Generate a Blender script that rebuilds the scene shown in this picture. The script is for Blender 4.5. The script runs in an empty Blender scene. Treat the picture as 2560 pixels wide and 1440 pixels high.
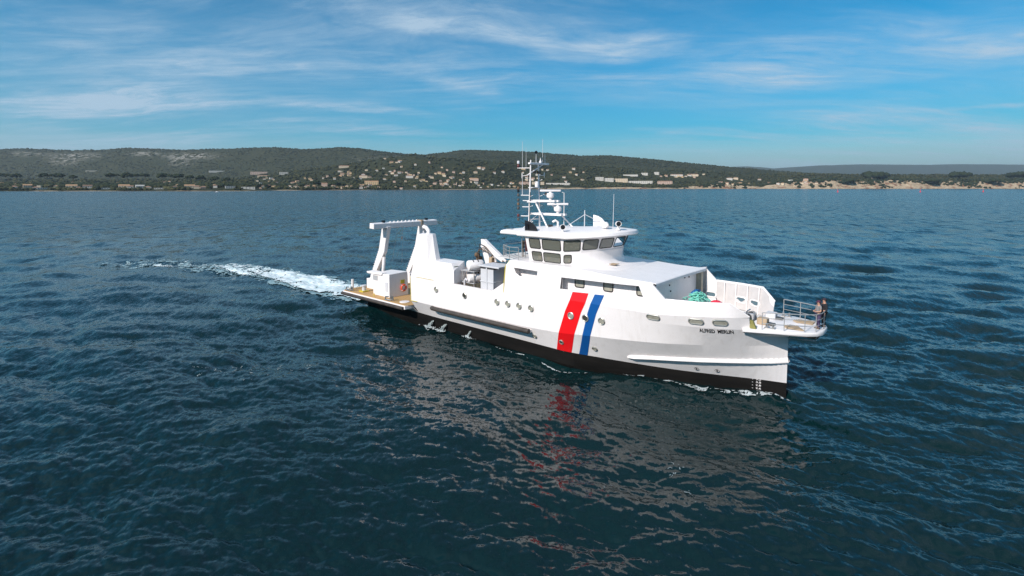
import bpy, bmesh, math, random
import numpy as np
from mathutils import Vector, Matrix
random.seed(7); rng = np.random.default_rng(11)
R = math.radians
scene = bpy.context.scene
COL = scene.collection

# ------------------------------------------------------------------ camera
cam_d = bpy.data.cameras.new('camera'); cam = bpy.data.objects.new('camera', cam_d); COL.objects.link(cam)
cam.location = (0, 0, 13.5); cam.rotation_euler = (R(86), 0, 0)
cam_d.sensor_width = 36; cam_d.lens = 18.0; cam_d.shift_y = -0.0643
cam_d.clip_start = 0.5; cam_d.clip_end = 90000
scene.camera = cam

# ------------------------------------------------------------------ light
HD = R(-41.5)                                  # heading of the ship
FWD = Vector((math.cos(HD), math.sin(HD), 0)); PORT = Vector((-FWD.y, FWD.x, 0))
SHIP_O = Vector((-14.78, 60.19, 0))
SUN_EL = R(34); AFT = R(2)                    # the sun stands abeam to starboard, a little aft
sd = (-PORT * math.cos(AFT) - FWD * math.sin(AFT)) * math.cos(SUN_EL) + Vector((0, 0, math.sin(SUN_EL)))
sun_d = bpy.data.lights.new('sun', 'SUN'); sun = bpy.data.objects.new('sun', sun_d); COL.objects.link(sun)
sun_d.energy = 3.75; sun_d.angle = R(0.6); sun_d.color = (1.0, 0.93, 0.86)
sun.rotation_euler = sd.to_track_quat('Z', 'Y').to_euler()
scene.view_settings.view_transform = 'Standard'; scene.view_settings.look = 'None'
scene.view_settings.exposure = 0.5; scene.view_settings.gamma = 1.0
scene.cycles.max_bounces = 8; scene.cycles.volume_bounces = 0; scene.cycles.transparent_max_bounces = 16
scene.cycles.use_denoising = True; scene.cycles.denoising_prefilter = 'NONE'; scene.cycles.caustics_reflective = False; scene.cycles.caustics_refractive = False
scene.cycles.sample_clamp_indirect = 4.0

class NT:
    """small helper round a node tree"""
    def __init__(s, tree): s.t = tree; s.n = tree.nodes; s.l = tree.links
    def add(s, typ, **kw):
        nd = s.n.new(typ)
        for k, v in kw.items():
            if k == 'inp':
                for a, b in v.items():
                    if isinstance(b, bpy.types.NodeSocket): s.l.new(b, nd.inputs[a])
                    else: nd.inputs[a].default_value = b
            else: setattr(nd, k, v)
        return nd
    def math(s, op, a, b=None, clamp=False):
        nd = s.n.new('ShaderNodeMath'); nd.operation = op; nd.use_clamp = clamp
        for i, v in enumerate((a, b)):
            if v is None: continue
            if isinstance(v, bpy.types.NodeSocket): s.l.new(v, nd.inputs[i])
            else: nd.inputs[i].default_value = v
        return nd.outputs[0]
    def vmath(s, op, a, b=None, scale=None):
        nd = s.n.new('ShaderNodeVectorMath'); nd.operation = op
        for i, v in enumerate((a, b)):
            if v is None: continue
            if isinstance(v, bpy.types.NodeSocket): s.l.new(v, nd.inputs[i])
            else: nd.inputs[i].default_value = v
        if scale is not None:
            if isinstance(scale, bpy.types.NodeSocket): s.l.new(scale, nd.inputs['Scale'])
            else: nd.inputs['Scale'].default_value = scale
        return nd.outputs[0]
    def ramp(s, fac, stops, interp='LINEAR'):
        nd = s.n.new('ShaderNodeValToRGB'); nd.color_ramp.interpolation = interp
        e = nd.color_ramp.elements
        while len(e) < len(stops): e.new(0.5)
        for el, (p, c) in zip(e, stops): el.position = p; el.color = c if len(c) == 4 else (*c, 1)
        s.l.new(fac, nd.inputs[0]); return nd.outputs[0]
    def mix(s, fac, a, b, blend='MIX'):
        nd = s.n.new('ShaderNodeMix'); nd.data_type = 'RGBA'; nd.blend_type = blend
        for k, v in ((0, fac), (6, a), (7, b)):
            if isinstance(v, bpy.types.NodeSocket): s.l.new(v, nd.inputs[k])
            else: nd.inputs[k].default_value = (v if k == 0 else ((*v, 1) if len(v) == 3 else v))
        return nd.outputs[2]
    def noise(s, vec, scale, detail=4, rough=0.5, dist=0.0):
        nd = s.n.new('ShaderNodeTexNoise')
        s.l.new(vec, nd.inputs['Vector']); nd.inputs['Scale'].default_value = scale
        nd.inputs['Detail'].default_value = detail; nd.inputs['Roughness'].default_value = rough
        nd.inputs['Distortion'].default_value = dist; return nd
    def mapping(s, vec, loc=(0,0,0), rot=(0,0,0), scale=(1,1,1)):
        nd = s.n.new('ShaderNodeMapping'); s.l.new(vec, nd.inputs[0])
        nd.inputs[1].default_value = loc; nd.inputs[2].default_value = rot; nd.inputs[3].default_value = scale
        return nd.outputs[0]

# ------------------------------------------------------------------ sky with cirrus
world = bpy.data.worlds.new('World'); scene.world = world; world.use_nodes = True
w = NT(world.node_tree); w.n.clear()
sky = w.add('ShaderNodeTexSky', sky_type='NISHITA', sun_disc=False, sun_elevation=SUN_EL,
            sun_rotation=math.atan2(sd.x, sd.y), altitude=0, air_density=1.0, dust_density=0.2, ozone_density=3.0)
hs = w.add('ShaderNodeHueSaturation', inp={'Hue': 0.487, 'Saturation': 2.55, 'Value': 0.63, 'Color': sky.outputs[0]})
tc = w.add('ShaderNodeTexCoord')
sep = w.add('ShaderNodeSeparateXYZ', inp={0: tc.outputs['Generated']})
zc = w.math('ADD', w.math('MAXIMUM', sep.outputs[2], 0.0), 0.10)
px = w.math('DIVIDE', sep.outputs[0], zc); py = w.math('DIVIDE', sep.outputs[1], zc)
cp = w.add('ShaderNodeCombineXYZ', inp={0: px, 1: py}).outputs[0]
cpw = w.vmath('ADD', cp, w.vmath('SCALE', w.noise(cp, 0.35, 3).outputs['Color'], None, 1.3))
streak = w.noise(w.mapping(cpw, rot=(0, 0, R(24)), scale=(0.30, 1.35, 1)), 1.0, 9, 0.62, 0.3).outputs[0]
wisps = w.noise(w.mapping(cpw, loc=(4, 2, 0), rot=(0, 0, R(-12)), scale=(0.35, 1.1, 1)), 2.6, 8, 0.65, 0.6).outputs[0]
veil = w.noise(w.mapping(cp, loc=(2.4, 7.7, 0), scale=(0.5, 0.8, 1)), 0.55, 4, 0.5).outputs[0]
s1 = w.ramp(streak, [(0.43, (0,0,0)), (0.72, (1,1,1))], 'EASE')
s2 = w.ramp(wisps, [(0.50, (0,0,0)), (0.80, (1,1,1))], 'EASE')
s3 = w.ramp(veil, [(0.36, (0.05,0.05,0.05)), (0.66, (1,1,1))], 'EASE')
fibre = w.ramp(w.noise(w.mapping(cpw, loc=(1, 3, 0), rot=(0, 0, R(20)), scale=(0.35, 1.5, 1)), 2.2, 9, 0.66, 0.5).outputs[0], [(0.36, (0.12,0.12,0.12)), (0.68, (1,1,1))])
cl = w.math('ADD', w.math('MULTIPLY', s1, w.math('ADD', w.math('MULTIPLY', s3, 0.66), 0.20)), w.math('MULTIPLY', s2, w.math('ADD', w.math('MULTIPLY', s3, 0.42), 0.08)))
cl = w.math('ADD', cl, w.math('MULTIPLY', s3, 0.25))
warp = w.vmath('ADD', cp, w.vmath('SCALE', w.vmath('SUBTRACT', w.noise(cp, 1.1, 5, 0.6).outputs['Color'], (0.5, 0.5, 0.5)), None, 0.55))
# banks of cirrus in the cloud layer: centre, bearing, half length, half width, strength
for (cx_, cy_, th_, L_, w_, a_) in [(-0.05,2.56,26,0.95,0.26,0.95),(0.63,2.73,-22,0.40,0.26,0.7),(-1.21,3.93,24,0.95,0.20,0.8),(-1.07,4.80,18,1.0,0.34,0.7),(-0.36,3.33,36,0.75,0.20,0.6),
      (-2.5,3.4,-19,1.25,0.75,0.62),(1.55,2.95,-39,0.85,0.75,0.75),(2.29,2.57,-43,0.6,0.5,0.5),(-1.9,2.40,-11,0.6,0.32,0.6),(-3.19,4.7,8,1.6,0.55,0.55),(2.38,4.78,-36,0.4,0.2,0.6),(3.2,3.4,-44,0.4,0.14,0.6),(2.6,3.95,-20,0.9,0.5,0.4),
      (1.4,4.7,11,0.4,0.14,0.5),(-3.6,1.5,20,1.2,0.4,0.8),(3.4,0.4,-30,1.4,0.5,0.8),(0.6,0.2,40,1.0,0.4,0.7),(-1.5,-1.6,15,1.4,0.5,0.8),(2.2,-2.4,-25,1.3,0.5,0.8),(-3.5,-2.8,30,1.5,0.6,0.7),(0.3,-4.0,10,1.6,0.6,0.7)]:
    nd = w.n.new('ShaderNodeMapping'); nd.vector_type = 'TEXTURE'; w.l.new(warp, nd.inputs[0])
    nd.inputs[1].default_value = (cx_, cy_, 0); nd.inputs[2].default_value = (0, 0, R(th_)); nd.inputs[3].default_value = (L_, w_, 1)
    ln_ = w.n.new('ShaderNodeVectorMath'); ln_.operation = 'LENGTH'; w.l.new(nd.outputs[0], ln_.inputs[0])
    mk = w.ramp(ln_.outputs['Value'], [(0.05, (1,1,1)), (1.0, (0,0,0))], 'EASE')
    cl = w.math('ADD', cl, w.math('MULTIPLY', w.math('MULTIPLY', mk, a_*1.25), fibre))
mott = w.ramp(w.noise(w.mapping(cpw, loc=(9, 5, 0), rot=(0, 0, R(14)), scale=(0.6, 1.5, 1)), 5.5, 8, 0.7, 0.4).outputs[0], [(0.34, (0.55,0.55,0.55)), (0.66, (1.25,1.25,1.25))])
cl = w.math('MULTIPLY', w.math('MINIMUM', w.math('MULTIPLY', cl, mott), 1.0), 0.88)
low = w.ramp(sep.outputs[2], [(0.0, (0.80,0.80,0.80)), (0.09, (0.42,0.42,0.42)), (0.22, (0,0,0))])     # thin veil low over the land, all round
CLOUD = (2.7, 3.55, 4.4)
skyc = w.mix(cl, w.mix(low, hs.outputs[0], (0.90, 1.95, 3.0)), CLOUD)
bg = w.add('ShaderNodeBackground', inp={'Color': skyc, 'Strength': 0.125})
w.add('ShaderNodeOutputWorld', inp={0: bg.outputs[0]})

# ------------------------------------------------------------------ materials
def mat(name, col, rough=0.5, metal=0.0, var=0.0, vscale=1.5, bump=0.0, bscale=30, col2=None, spec=0.5, coat=0.0, stretch=(1,1,1)):
    m = bpy.data.materials.new(name); m.use_nodes = True; t = NT(m.node_tree)
    b = t.n['Principled BSDF']
    b.inputs['Base Color'].default_value = (*col, 1); b.inputs['Roughness'].default_value = rough
    b.inputs['Metallic'].default_value = metal; b.inputs['Specular IOR Level'].default_value = spec
    if coat: b.inputs['Coat Weight'].default_value = coat; b.inputs['Coat Roughness'].default_value = 0.08
    if var or bump:
        oc = t.mapping(t.add('ShaderNodeTexCoord').outputs['Object'], scale=stretch)
    if var:
        nz = t.noise(oc, vscale, 6, 0.6)
        c2 = col2 if col2 else tuple(c * (1 - var) for c in col)
        f = t.ramp(nz.outputs[0], [(0.35, (0,0,0)), (0.68, (1,1,1))])
        t.l.new(t.mix(f, col, c2), b.inputs['Base Color'])
    if bump:
        bn = t.noise(oc, bscale, 3)
        bp = t.add('ShaderNodeBump', inp={'Strength': bump, 'Distance': 0.02, 'Height': bn.outputs[0]})
        t.l.new(bp.outputs[0], b.inputs['Normal'])
    return m
M = {}
def hull_paint():
    m = mat('white_paint', (0.83, 0.785, 0.77), 0.36); t = NT(m.node_tree); b = t.n['Principled BSDF']
    oc = t.add('ShaderNodeTexCoord').outputs['Object']
    streak = t.ramp(t.noise(t.mapping(oc, scale=(3.2, 3.2, 0.18)), 1.0, 6, 0.65).outputs[0], [(0.52, (0,0,0)), (0.78, (1,1,1))])
    cloudy = t.noise(oc, 0.45, 5, 0.6).outputs[0]
    c = t.mix(t.math('MULTIPLY', cloudy, 0.35), (0.84, 0.79, 0.775), (0.70, 0.665, 0.65))
    c = t.mix(t.math('MULTIPLY', streak, 0.26), c, (0.50, 0.44, 0.37)); t.l.new(c, b.inputs['Base Color'])
    sx = t.add('ShaderNodeSeparateXYZ', inp={0: oc}).outputs[0]
    frame = t.math('ABSOLUTE', t.math('SUBTRACT', t.math('FRACT', t.math('MULTIPLY', sx, 1.25)), 0.5))      # plate pulled in between frames
    hgt = t.math('ADD', t.math('MULTIPLY', frame, 0.5), t.math('MULTIPLY', t.noise(oc, 1.1, 3).outputs[0], 1.4))
    bp = t.add('ShaderNodeBump', inp={'Strength': 0.32, 'Distance': 0.05, 'Height': hgt}); t.l.new(bp.outputs[0], b.inputs['Normal'])
    return m
M['white'] = hull_paint()
M['white2'] = mat('white_gelcoat', (0.83, 0.785, 0.77), 0.45, var=0.07, vscale=1.2)
M['deckwhite'] = mat('nonskid_white', (0.66, 0.65, 0.64), 0.75, var=0.14, vscale=1.0, bump=0.2, bscale=60)
M['black'] = mat('antifouling', (0.006, 0.0058, 0.0056), 0.5, var=0.5, vscale=1.2, col2=(0.012, 0.0105, 0.0095), stretch=(0.3,0.3,2), spec=0.15)
M['rubber'] = mat('rubber', (0.035, 0.028, 0.024), 0.6, var=0.5, vscale=1.0, col2=(0.075, 0.06, 0.05), stretch=(2,2,2))
M['red'] = mat('red_stripe', (0.80, 0.008, 0.012), 0.34)
M['blue'] = mat('blue_stripe', (0.006, 0.085, 0.30), 0.34)
M['lettering'] = mat('black_lettering', (0.012, 0.012, 0.014), 0.4)
M['steel'] = mat('brushed_steel', (0.55, 0.54, 0.52), 0.32, metal=1.0)
M['railsteel'] = mat('rail_steel', (0.50, 0.48, 0.46), 0.4, metal=0.6)
M['suntoned'] = mat('sun_toned_white', (0.60, 0.565, 0.55), 0.5, var=0.14, vscale=1.5)  # greyed white: weaker sunlight on the inner bulwark put into the colour
M['grey'] = mat('grey_paint', (0.42, 0.42, 0.43), 0.5, var=0.1)
M['boxgrey'] = mat('light_grey_paint', (0.60, 0.60, 0.62), 0.5, var=0.08)
M['darkgrey'] = mat('dark_machinery', (0.06, 0.058, 0.055), 0.5, var=0.4, vscale=4)
M['brown'] = mat('old_grease_brown', (0.16, 0.10, 0.055), 0.7, var=0.5, vscale=6)
M['yellow'] = mat('yellow_paint', (0.62, 0.50, 0.04), 0.5, var=0.2)
M['wine'] = mat('wine_cloth', (0.06, 0.012, 0.015), 0.8, var=.3, vscale=6)
M['olive'] = mat('yellow_olive_paint', (0.27, 0.25, 0.07), 0.6, var=.3, vscale=4)
M['orange'] = mat('orange_buoy', (0.78, 0.10, 0.03), 0.5)
M['redplastic'] = mat('red_buoy_plastic', (0.72, 0.03, 0.06), 0.45)
M['tan'] = mat('tan_wood', (0.46, 0.34, 0.22), 0.7, var=0.3, vscale=2, stretch=(1,6,1))
M['turq'] = mat('turquoise_rope', (0.10, 0.52, 0.42), 0.8, var=0.4, vscale=8, col2=(0.30, 0.66, 0.52))
M['bluecloth'] = mat('blue_tarp', (0.01, 0.13, 0.36), 0.6, var=0.3, vscale=4)
M['blackcloth'] = mat('black_tarp', (0.012, 0.012, 0.013), 0.6, var=0.3, vscale=4)
M['green'] = mat('dark_green_sign', (0.01, 0.06, 0.03), 0.4)
M['lens'] = mat('dark_lens', (0.01, 0.01, 0.012), 0.08)
M['lampred'] = mat('red_lamp', (0.09, 0.012, 0.012), 0.4)
M['lampgreen'] = mat('green_lamp', (0.02, 0.12, 0.05), 0.3)
M['brass'] = mat('porthole_rim', (0.52, 0.50, 0.45), 0.35, metal=0.7)
M['portglass'] = mat('porthole_glass', (0.36, 0.35, 0.29), 0.08, var=0.3, vscale=3)
M['portglassdark'] = mat('porthole_dark_glass', (0.05, 0.05, 0.042), 0.06)
M['interior'] = mat('interior_panel', (0.40, 0.36, 0.28), 0.7, var=0.3)
M['wood'] = mat('interior_wood', (0.55, 0.33, 0.13), 0.6)
M['seat'] = mat('dark_seat', (0.03, 0.03, 0.03), 0.6)

def glass_mat(name, tint, refl=0.12):
    m = bpy.data.materials.new(name); m.use_nodes = True; t = NT(m.node_tree); t.n.clear()
    tr = t.add('ShaderNodeBsdfTransparent', inp={0: (*tint, 1)}); gl = t.add('ShaderNodeBsdfGlossy', inp={0: (1,1,1,1), 'Roughness': 0.02})
    df = t.add('ShaderNodeBsdfDiffuse', inp={0: (0.25, 0.255, 0.21, 1)}); md = t.add('ShaderNodeMixShader', inp={0: 0.48, 1: tr.outputs[0], 2: df.outputs[0]}); tr = md
    fr = t.add('ShaderNodeFresnel', inp={0: 1.28})
    mx = t.add('ShaderNodeMixShader', inp={0: t.math('ADD', fr.outputs[0], refl * 0.3, True), 1: tr.outputs[0], 2: gl.outputs[0]})
    t.add('ShaderNodeOutputMaterial', inp={0: mx.outputs[0]}); return m
M['glass'] = glass_mat('tinted_glass', (0.50, 0.52, 0.46))
M['seapane'] = mat('sea_seen_through_port', (0.10, 0.16, 0.19), 0.1)

def deck_mat():
    m = bpy.data.materials.new('teak_deck'); m.use_nodes = True; t = NT(m.node_tree); b = t.n['Principled BSDF']
    oc = t.add('ShaderNodeTexCoord').outputs['Object']
    grain = t.noise(t.mapping(oc, scale=(0.5, 9, 1)), 3.0, 5).outputs[0]
    patch = t.noise(oc, 0.7, 5, 0.6).outputs[0]
    sy = t.add('ShaderNodeSeparateXYZ', inp={0: oc}).outputs[1]
    seam = t.math('LESS_THAN', t.math('FRACT', t.math('MULTIPLY', sy, 5.0)), 0.09)
    c = t.mix(grain, (0.48, 0.27, 0.09), (0.60, 0.38, 0.16)); c = t.mix(t.math('MULTIPLY', patch, 0.55), c, (0.36, 0.23, 0.11))
    c = t.mix(seam, c, (0.10, 0.06, 0.03)); t.l.new(c, b.inputs['Base Color']); b.inputs['Roughness'].default_value = 0.75
    return m
M['deck'] = deck_mat()

# ------------------------------------------------------------------ mesh building
class MB:
    def __init__(s): s.v = []; s.f = []
    def add(s, vs, fs):
        o = len(s.v); s.v += [tuple(map(float, p)) for p in vs]; s.f += [tuple(i + o for i in f) for f in fs]; return s
    def box(s, x0, x1, y0, y1, z0, z1):
        return s.add([(x0,y0,z0),(x1,y0,z0),(x1,y1,z0),(x0,y1,z0),(x0,y0,z1),(x1,y0,z1),(x1,y1,z1),(x0,y1,z1)],
                     [(0,3,2,1),(4,5,6,7),(0,1,5,4),(1,2,6,5),(2,3,7,6),(3,0,4,7)])
    def loft(s, rings, cap=True, closed=True):
        n = len(rings[0]); vs = [p for r in rings for p in r]; fs = []
        for i in range(len(rings) - 1):
            for j in range(n if closed else n - 1):
                k = (j + 1) % n; fs.append((i*n+j, i*n+k, (i+1)*n+k, (i+1)*n+j))
        if cap: fs.append(tuple(range(n))[::-1]); fs.append(tuple((len(rings)-1)*n + j for j in range(n)))
        return s.add(vs, fs)
    def prism(s, poly, z0, z1): return s.loft([[(x,y,z0) for x,y in poly], [(x,y,z1) for x,y in poly]])
    def plate(s, poly, axis, a, b):
        """polygon in the two other axes extruded from a to b along axis"""
        def P(u, v, w_): return {'x': (w_, u, v), 'y': (u, w_, v), 'z': (u, v, w_)}[axis]
        return s.loft([[P(u, v, a) for u, v in poly], [P(u, v, b) for u, v in poly]])
    def tube(s, pts, r, n=8, cap=True):
        pts = [Vector(p) for p in pts]; rs = r if isinstance(r, (list, tuple)) else [r] * len(pts); rings = []
        ref = None
        for i, p in enumerate(pts):
            d = (pts[min(i+1, len(pts)-1)] - pts[max(i-1, 0)]).normalized()
            if ref is None: ref = Vector((0,0,1)) if abs(d.z) < 0.9 else Vector((1,0,0))
            u = d.cross(ref).normalized(); vv = u.cross(d).normalized(); ref = vv
            rings.append([tuple(p + (u * math.cos(a) + vv * math.sin(a)) * rs[i]) for a in (2*math.pi*k/n for k in range(n))])
        return s.loft(rings, cap)
    def sphere(s, c, r, nu=12, nv=8, sc=(1,1,1)):
        rings = []
        for i in range(1, nv):
            a = math.pi * i / nv
            rings.append([(c[0]+r*sc[0]*math.sin(a)*math.cos(2*math.pi*k/nu), c[1]+r*sc[1]*math.sin(a)*math.sin(2*math.pi*k/nu), c[2]-r*sc[2]*math.cos(a)) for k in range(nu)])
        vs = [p for q in rings for p in q]; m = len(rings); fs = []
        for i in range(m-1):
            for k in range(nu): l = (k+1) % nu; fs.append((i*nu+k, i*nu+l, (i+1)*nu+l, (i+1)*nu+k))
        vs += [(c[0],c[1],c[2]-r*sc[2]), (c[0],c[1],c[2]+r*sc[2])]; b = len(vs)-2
        for k in range(nu): l = (k+1) % nu; fs.append((b, l, k)); fs.append((b+1, (m-1)*nu+k, (m-1)*nu+l))
        return s.add(vs, fs)
    def lathe(s, prof, c, axis=(0,0,1), n=14):
        """prof: (radius, height) pairs along axis from c"""
        ax = Vector(axis).normalized(); ref = Vector((1,0,0)) if abs(ax.x) < 0.9 else Vector((0,1,0))
        u = ax.cross(ref).normalized(); vv = ax.cross(u); c = Vector(c)
        return s.loft([[tuple(c + ax*h_ + (u*math.cos(a) + vv*math.sin(a))*max(r_, 1e-3)) for a in (2*math.pi*k/n for k in range(n))] for r_, h_ in prof])
    def torus(s, c, Rr, r, axis=(0,1,0), n=20, m=8):
        ax = Vector(axis).normalized(); ref = Vector((0,0,1)) if abs(ax.z) < 0.9 else Vector((1,0,0)); u = ax.cross(ref).normalized(); vv = ax.cross(u); c = Vector(c)
        vs, fs = [], []
        for i in range(n):
            a = 2*math.pi*i/n; d = u*math.cos(a) + vv*math.sin(a)
            for j in range(m):
                bb = 2*math.pi*j/m; vs.append(tuple(c + d*(Rr + r*math.cos(bb)) + ax*(r*math.sin(bb))))
        for i in range(n):
            for j in range(m): fs.append((i*m+j, ((i+1)%n)*m+j, ((i+1)%n)*m+(j+1)%m, i*m+(j+1)%m))
        return s.add(vs, fs)
    def mesh(s, name, m, smooth=None):
        me = bpy.data.meshes.new(name); me.from_pydata(s.v, [], s.f); me.validate(clean_customdata=False)
        bm = bmesh.new(); bm.from_mesh(me); bmesh.ops.recalc_face_normals(bm, faces=bm.faces); bm.to_mesh(me); bm.free()
        if m: me.materials.append(m)
        if smooth is not None:
            me.shade_smooth(); me.set_sharp_from_angle(angle=R(smooth))
        return me
    def build(s, name, m, parent=None, smooth=None, bevel=0.0, **props):
        o = bpy.data.objects.new(name, s.mesh(name, M[m] if isinstance(m, str) else m, smooth)); COL.objects.link(o)
        if parent: o.parent = parent
        if bevel:
            b = o.modifiers.new('bevel', 'BEVEL'); b.width = bevel; b.segments = 2; b.limit_method = 'ANGLE'; b.angle_limit = R(35)
        for k, v in props.items(): o[k] = v
        return o
def tag(o, label, cat, group=None):
    o['label'] = label; o['category'] = cat
    if group: o['group'] = group
    return o
def empty(name, loc=(0,0,0), rz=0.0, label=None, cat=None, group=None):
    o = bpy.data.objects.new(name, None); COL.objects.link(o); o.location = loc; o.rotation_euler = (0, 0, rz)
    o.empty_display_size = 0.3
    if label: tag(o, label, cat, group)
    return o
def structure(o): o['kind'] = 'structure'; return o
def sw(X, Y, Z): return SHIP_O + FWD * X + PORT * Y + Vector((0, 0, Z))
def cr(xs, ys):
    xs=np.array(xs,float); ys=np.array(ys,float); n=len(xs)
    m=np.zeros(n); d=(ys[1:]-ys[:-1])/(xs[1:]-xs[:-1])
    for i in range(1,n-1):
        m[i]=0 if d[i-1]*d[i]<=0 else 2*d[i-1]*d[i]/(d[i-1]+d[i])
    m[0]=d[0]; m[-1]=d[-1]
    def f(x):
        x=min(max(float(x),xs[0]),xs[-1]); i=min(max(int(np.searchsorted(xs,x))-1,0),n-2)
        hh=xs[i+1]-xs[i]; t=(x-xs[i])/hh
        return ((2*t**3-3*t**2+1)*ys[i]+(t**3-2*t**2+t)*hh*m[i]+(-2*t**3+3*t**2)*ys[i+1]+(t**3-t**2)*hh*m[i+1])
    return f
B1=cr([1.2,4.6,10.4,14,24,28.3,31.5,34.4,37,39.3,41.5,43],[3.6,3.7,3.95,4.1,4.15,4.2,3.65,3.0,2.27,1.4,.5,.02])
B0=lambda X: max(.02, B1(X)-.12*min(1,(43-X)/3))
KB=cr([10.9,14,24,28.5,31.4,33,36.2,38.5,40,41.2,42,42.6,43],[4.88,4.9,4.9,4.85,4.72,4.58,4.15,3.5,2.8,2.0,1.3,.64,.02])
KZ=cr([10.9,14,24,28.5,31.4,33,36.2,38.5,40,43],[2.4,2.4,2.45,2.6,2.85,2.95,3.2,3.4,3.5,3.6])
UB=cr([10.9,21,28,32,35.7,36.9,38.9,40.4,41.45,42.2,42.7,43.02],[4.95,4.95,4.95,4.92,4.80,4.70,4.30,3.60,2.78,1.72,.85,.02])
UZ=cr([10.9,21,22,28,32,35.7,38.9,40.4,41.45,43.1],[4.85,4.85,4.86,5.2,5.25,5.25,5.45,5.5,5.53,5.55])
MBf=cr([10.9,21,28,32,35.7,36.9,38.9,40.4,41.45,42.2,42.7,43.02],[4.94,4.94,4.93,4.86,4.64,4.52,4.07,3.36,2.52,1.60,.82,.02])
MZf=cr([10.9,28,32,36,40,43.1],[4.1,4.3,4.55,4.68,4.74,4.74])
def MB_(X): return MBf(X)
def MZ(X): return MZf(X)
TX=[23.2,24.3,26.5,28.8,32,35,36.05,36.9,38.9,40.5,41.45]
TB=lambda X: float(np.interp(X,TX,[4.70,4.70,4.68,4.66,4.65,4.63,4.62,4.58,4.2,3.5,2.88]))
TZ=lambda X: float(np.interp(X,TX,[7.0,7.0,6.97,6.76,6.82,6.9,7.08,6.25,6.28,6.33,5.56]))
def levels(X):
    L=[(-1.6,.75*B0(X)),(0,B0(X)),(1.05,B1(X)),(KZ(X),KB(X)),(MZ(X),MB_(X))]+([(UZ(X),UB(X))] if X<=41.46 else [])
    if 23.2<=X<=41.45: L.append((TZ(X),TB(X)))
    return L
def hull_b(X,z):
    L=levels(X); return float(np.interp(z,[a for a,_ in L],[b for _,b in L]))

# ------------------------------------------------------------------ the sea: a summed wave spectrum on one polar sheet
class Cascade:
    def __init__(s, L, N, k0, k1, seed, V=6.2, wdir=R(70), amp=1.0, chop=0.9, tilt=0.0):
        g = np.random.default_rng(seed); s.L, s.N = L, N
        kk = 2*np.pi*np.fft.fftfreq(N, L/N); kx, ky = np.meshgrid(kk, kk, indexing='ij'); k = np.hypot(kx, ky); k[0,0] = 1e-6
        Lp = V*V/9.81; cosw = (kx*math.cos(wdir) + ky*math.sin(wdir))/k
        P = np.exp(-1/(k*Lp)**2)/k**4*(0.10 + 0.90*np.abs(cosw)**3)*np.where(cosw < 0, 0.35, 1.0)
        P = P*(k/max(k0, 0.3))**tilt
        win = np.clip((k-k0*0.85)/(k0*0.3+1e-9), 0, 1)*np.clip((k1*1.15-k)/(k1*0.3), 0, 1) if k0 > 0 else np.clip((k1*1.15-k)/(k1*0.3), 0, 1)
        P = P*win; P[0,0] = 0
        h = (g.normal(size=(N,N)) + 1j*g.normal(size=(N,N)))*np.sqrt(P)*amp*2*np.pi/L*N*N/ math.sqrt(2)
        s.z = np.fft.ifft2(h).real
        s.dx = np.fft.ifft2(-1j*kx/k*h).real*chop; s.dy = np.fft.ifft2(-1j*ky/k*h).real*chop
    def sample(s, x, y):
        N = s.N; u = (x/s.L*N) % N; v = (y/s.L*N) % N
        i = np.floor(u).astype(int); j = np.floor(v).astype(int); a = u-i; b = v-j; i %= N; j %= N; i1 = (i+1) % N; j1 = (j+1) % N
        w00 = (1-a)*(1-b); w10 = a*(1-b); w01 = (1-a)*b; w11 = a*b
        return [f[i,j]*w00 + f[i1,j]*w10 + f[i,j1]*w01 + f[i1,j1]*w11 for f in (s.dx, s.dy, s.z)]
AMP = 0.068
CAS = [Cascade(307., 256, 0, 0.47, 3, amp=AMP*.85), Cascade(71., 256, 0.47, 1.7, 4, amp=AMP*1.28, chop=.9, tilt=.45), Cascade(19.3, 256, 1.7, 22., 5, amp=AMP*1.6, chop=.8, tilt=.65)]
MINW = [13., 3.7, 0.9]
def vnoise(x, y, seed=0):
    xi = np.floor(x).astype(np.int64); yi = np.floor(y).astype(np.int64); a = x-xi; b = y-yi
    a = a*a*(3-2*a); b = b*b*(3-2*b)
    def hsh(i, j):
        h = (i*374761393 + j*668265263 + seed*1442695041) & 0x7fffffff
        h = ((h ^ (h >> 13))*1274126177) & 0x7fffffff
        return ((h ^ (h >> 16)) & 0xffff)/65535.
    return (hsh(xi,yi)*(1-a)+hsh(xi+1,yi)*a)*(1-b) + (hsh(xi,yi+1)*(1-a)+hsh(xi+1,yi+1)*a)*b
def fbm(x, y, oct=5, seed=0, gain=0.5):
    t = 0*x; a = 1.; n = 0
    for o in range(oct):
        t = t + a*vnoise(x*2**o + 13.7*o, y*2**o - 7.1*o, seed+o); n += a; a *= gain
    return t/n
def to_ship(x, y):
    dx, dy = x-SHIP_O.x, y-SHIP_O.y
    return dx*FWD.x + dy*FWD.y, dx*PORT.x + dy*PORT.y
def sea_disp(x, y, spacing):
    """displacement of the water surface at rest position x, y"""
    out = [0*x, 0*x, 0*x]
    for c, mw in zip(CAS, MINW):
        f = np.clip(1.6 - spacing/mw*1.6, 0, 1)
        # gusts: patches of calmer and rougher water
        if mw < 10: f = f*(0.55 + 0.9*fbm(x/26., y/40., 3, 40))
        for i, q in enumerate(c.sample(x, y)): out[i] = out[i] + q*f
    sx, sy = to_ship(x, y)
    d = np.abs(sy)                                      # bow wave and its shoulder along the starboard side
    out[2] = out[2] + 0.32*np.exp(-((sx-42.0)/1.6)**2 - ((d-0.7)/0.8)**2)
    diag = d - 0.36*(43.5-sx)
    out[2] = out[2] + np.where(sx < 43.5, 0.16*np.exp(-(diag/1.1)**2)*np.exp(-(43.5-sx)/16.)*np.clip((43.5-sx)/2,0,1), 0)
    return out
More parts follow.
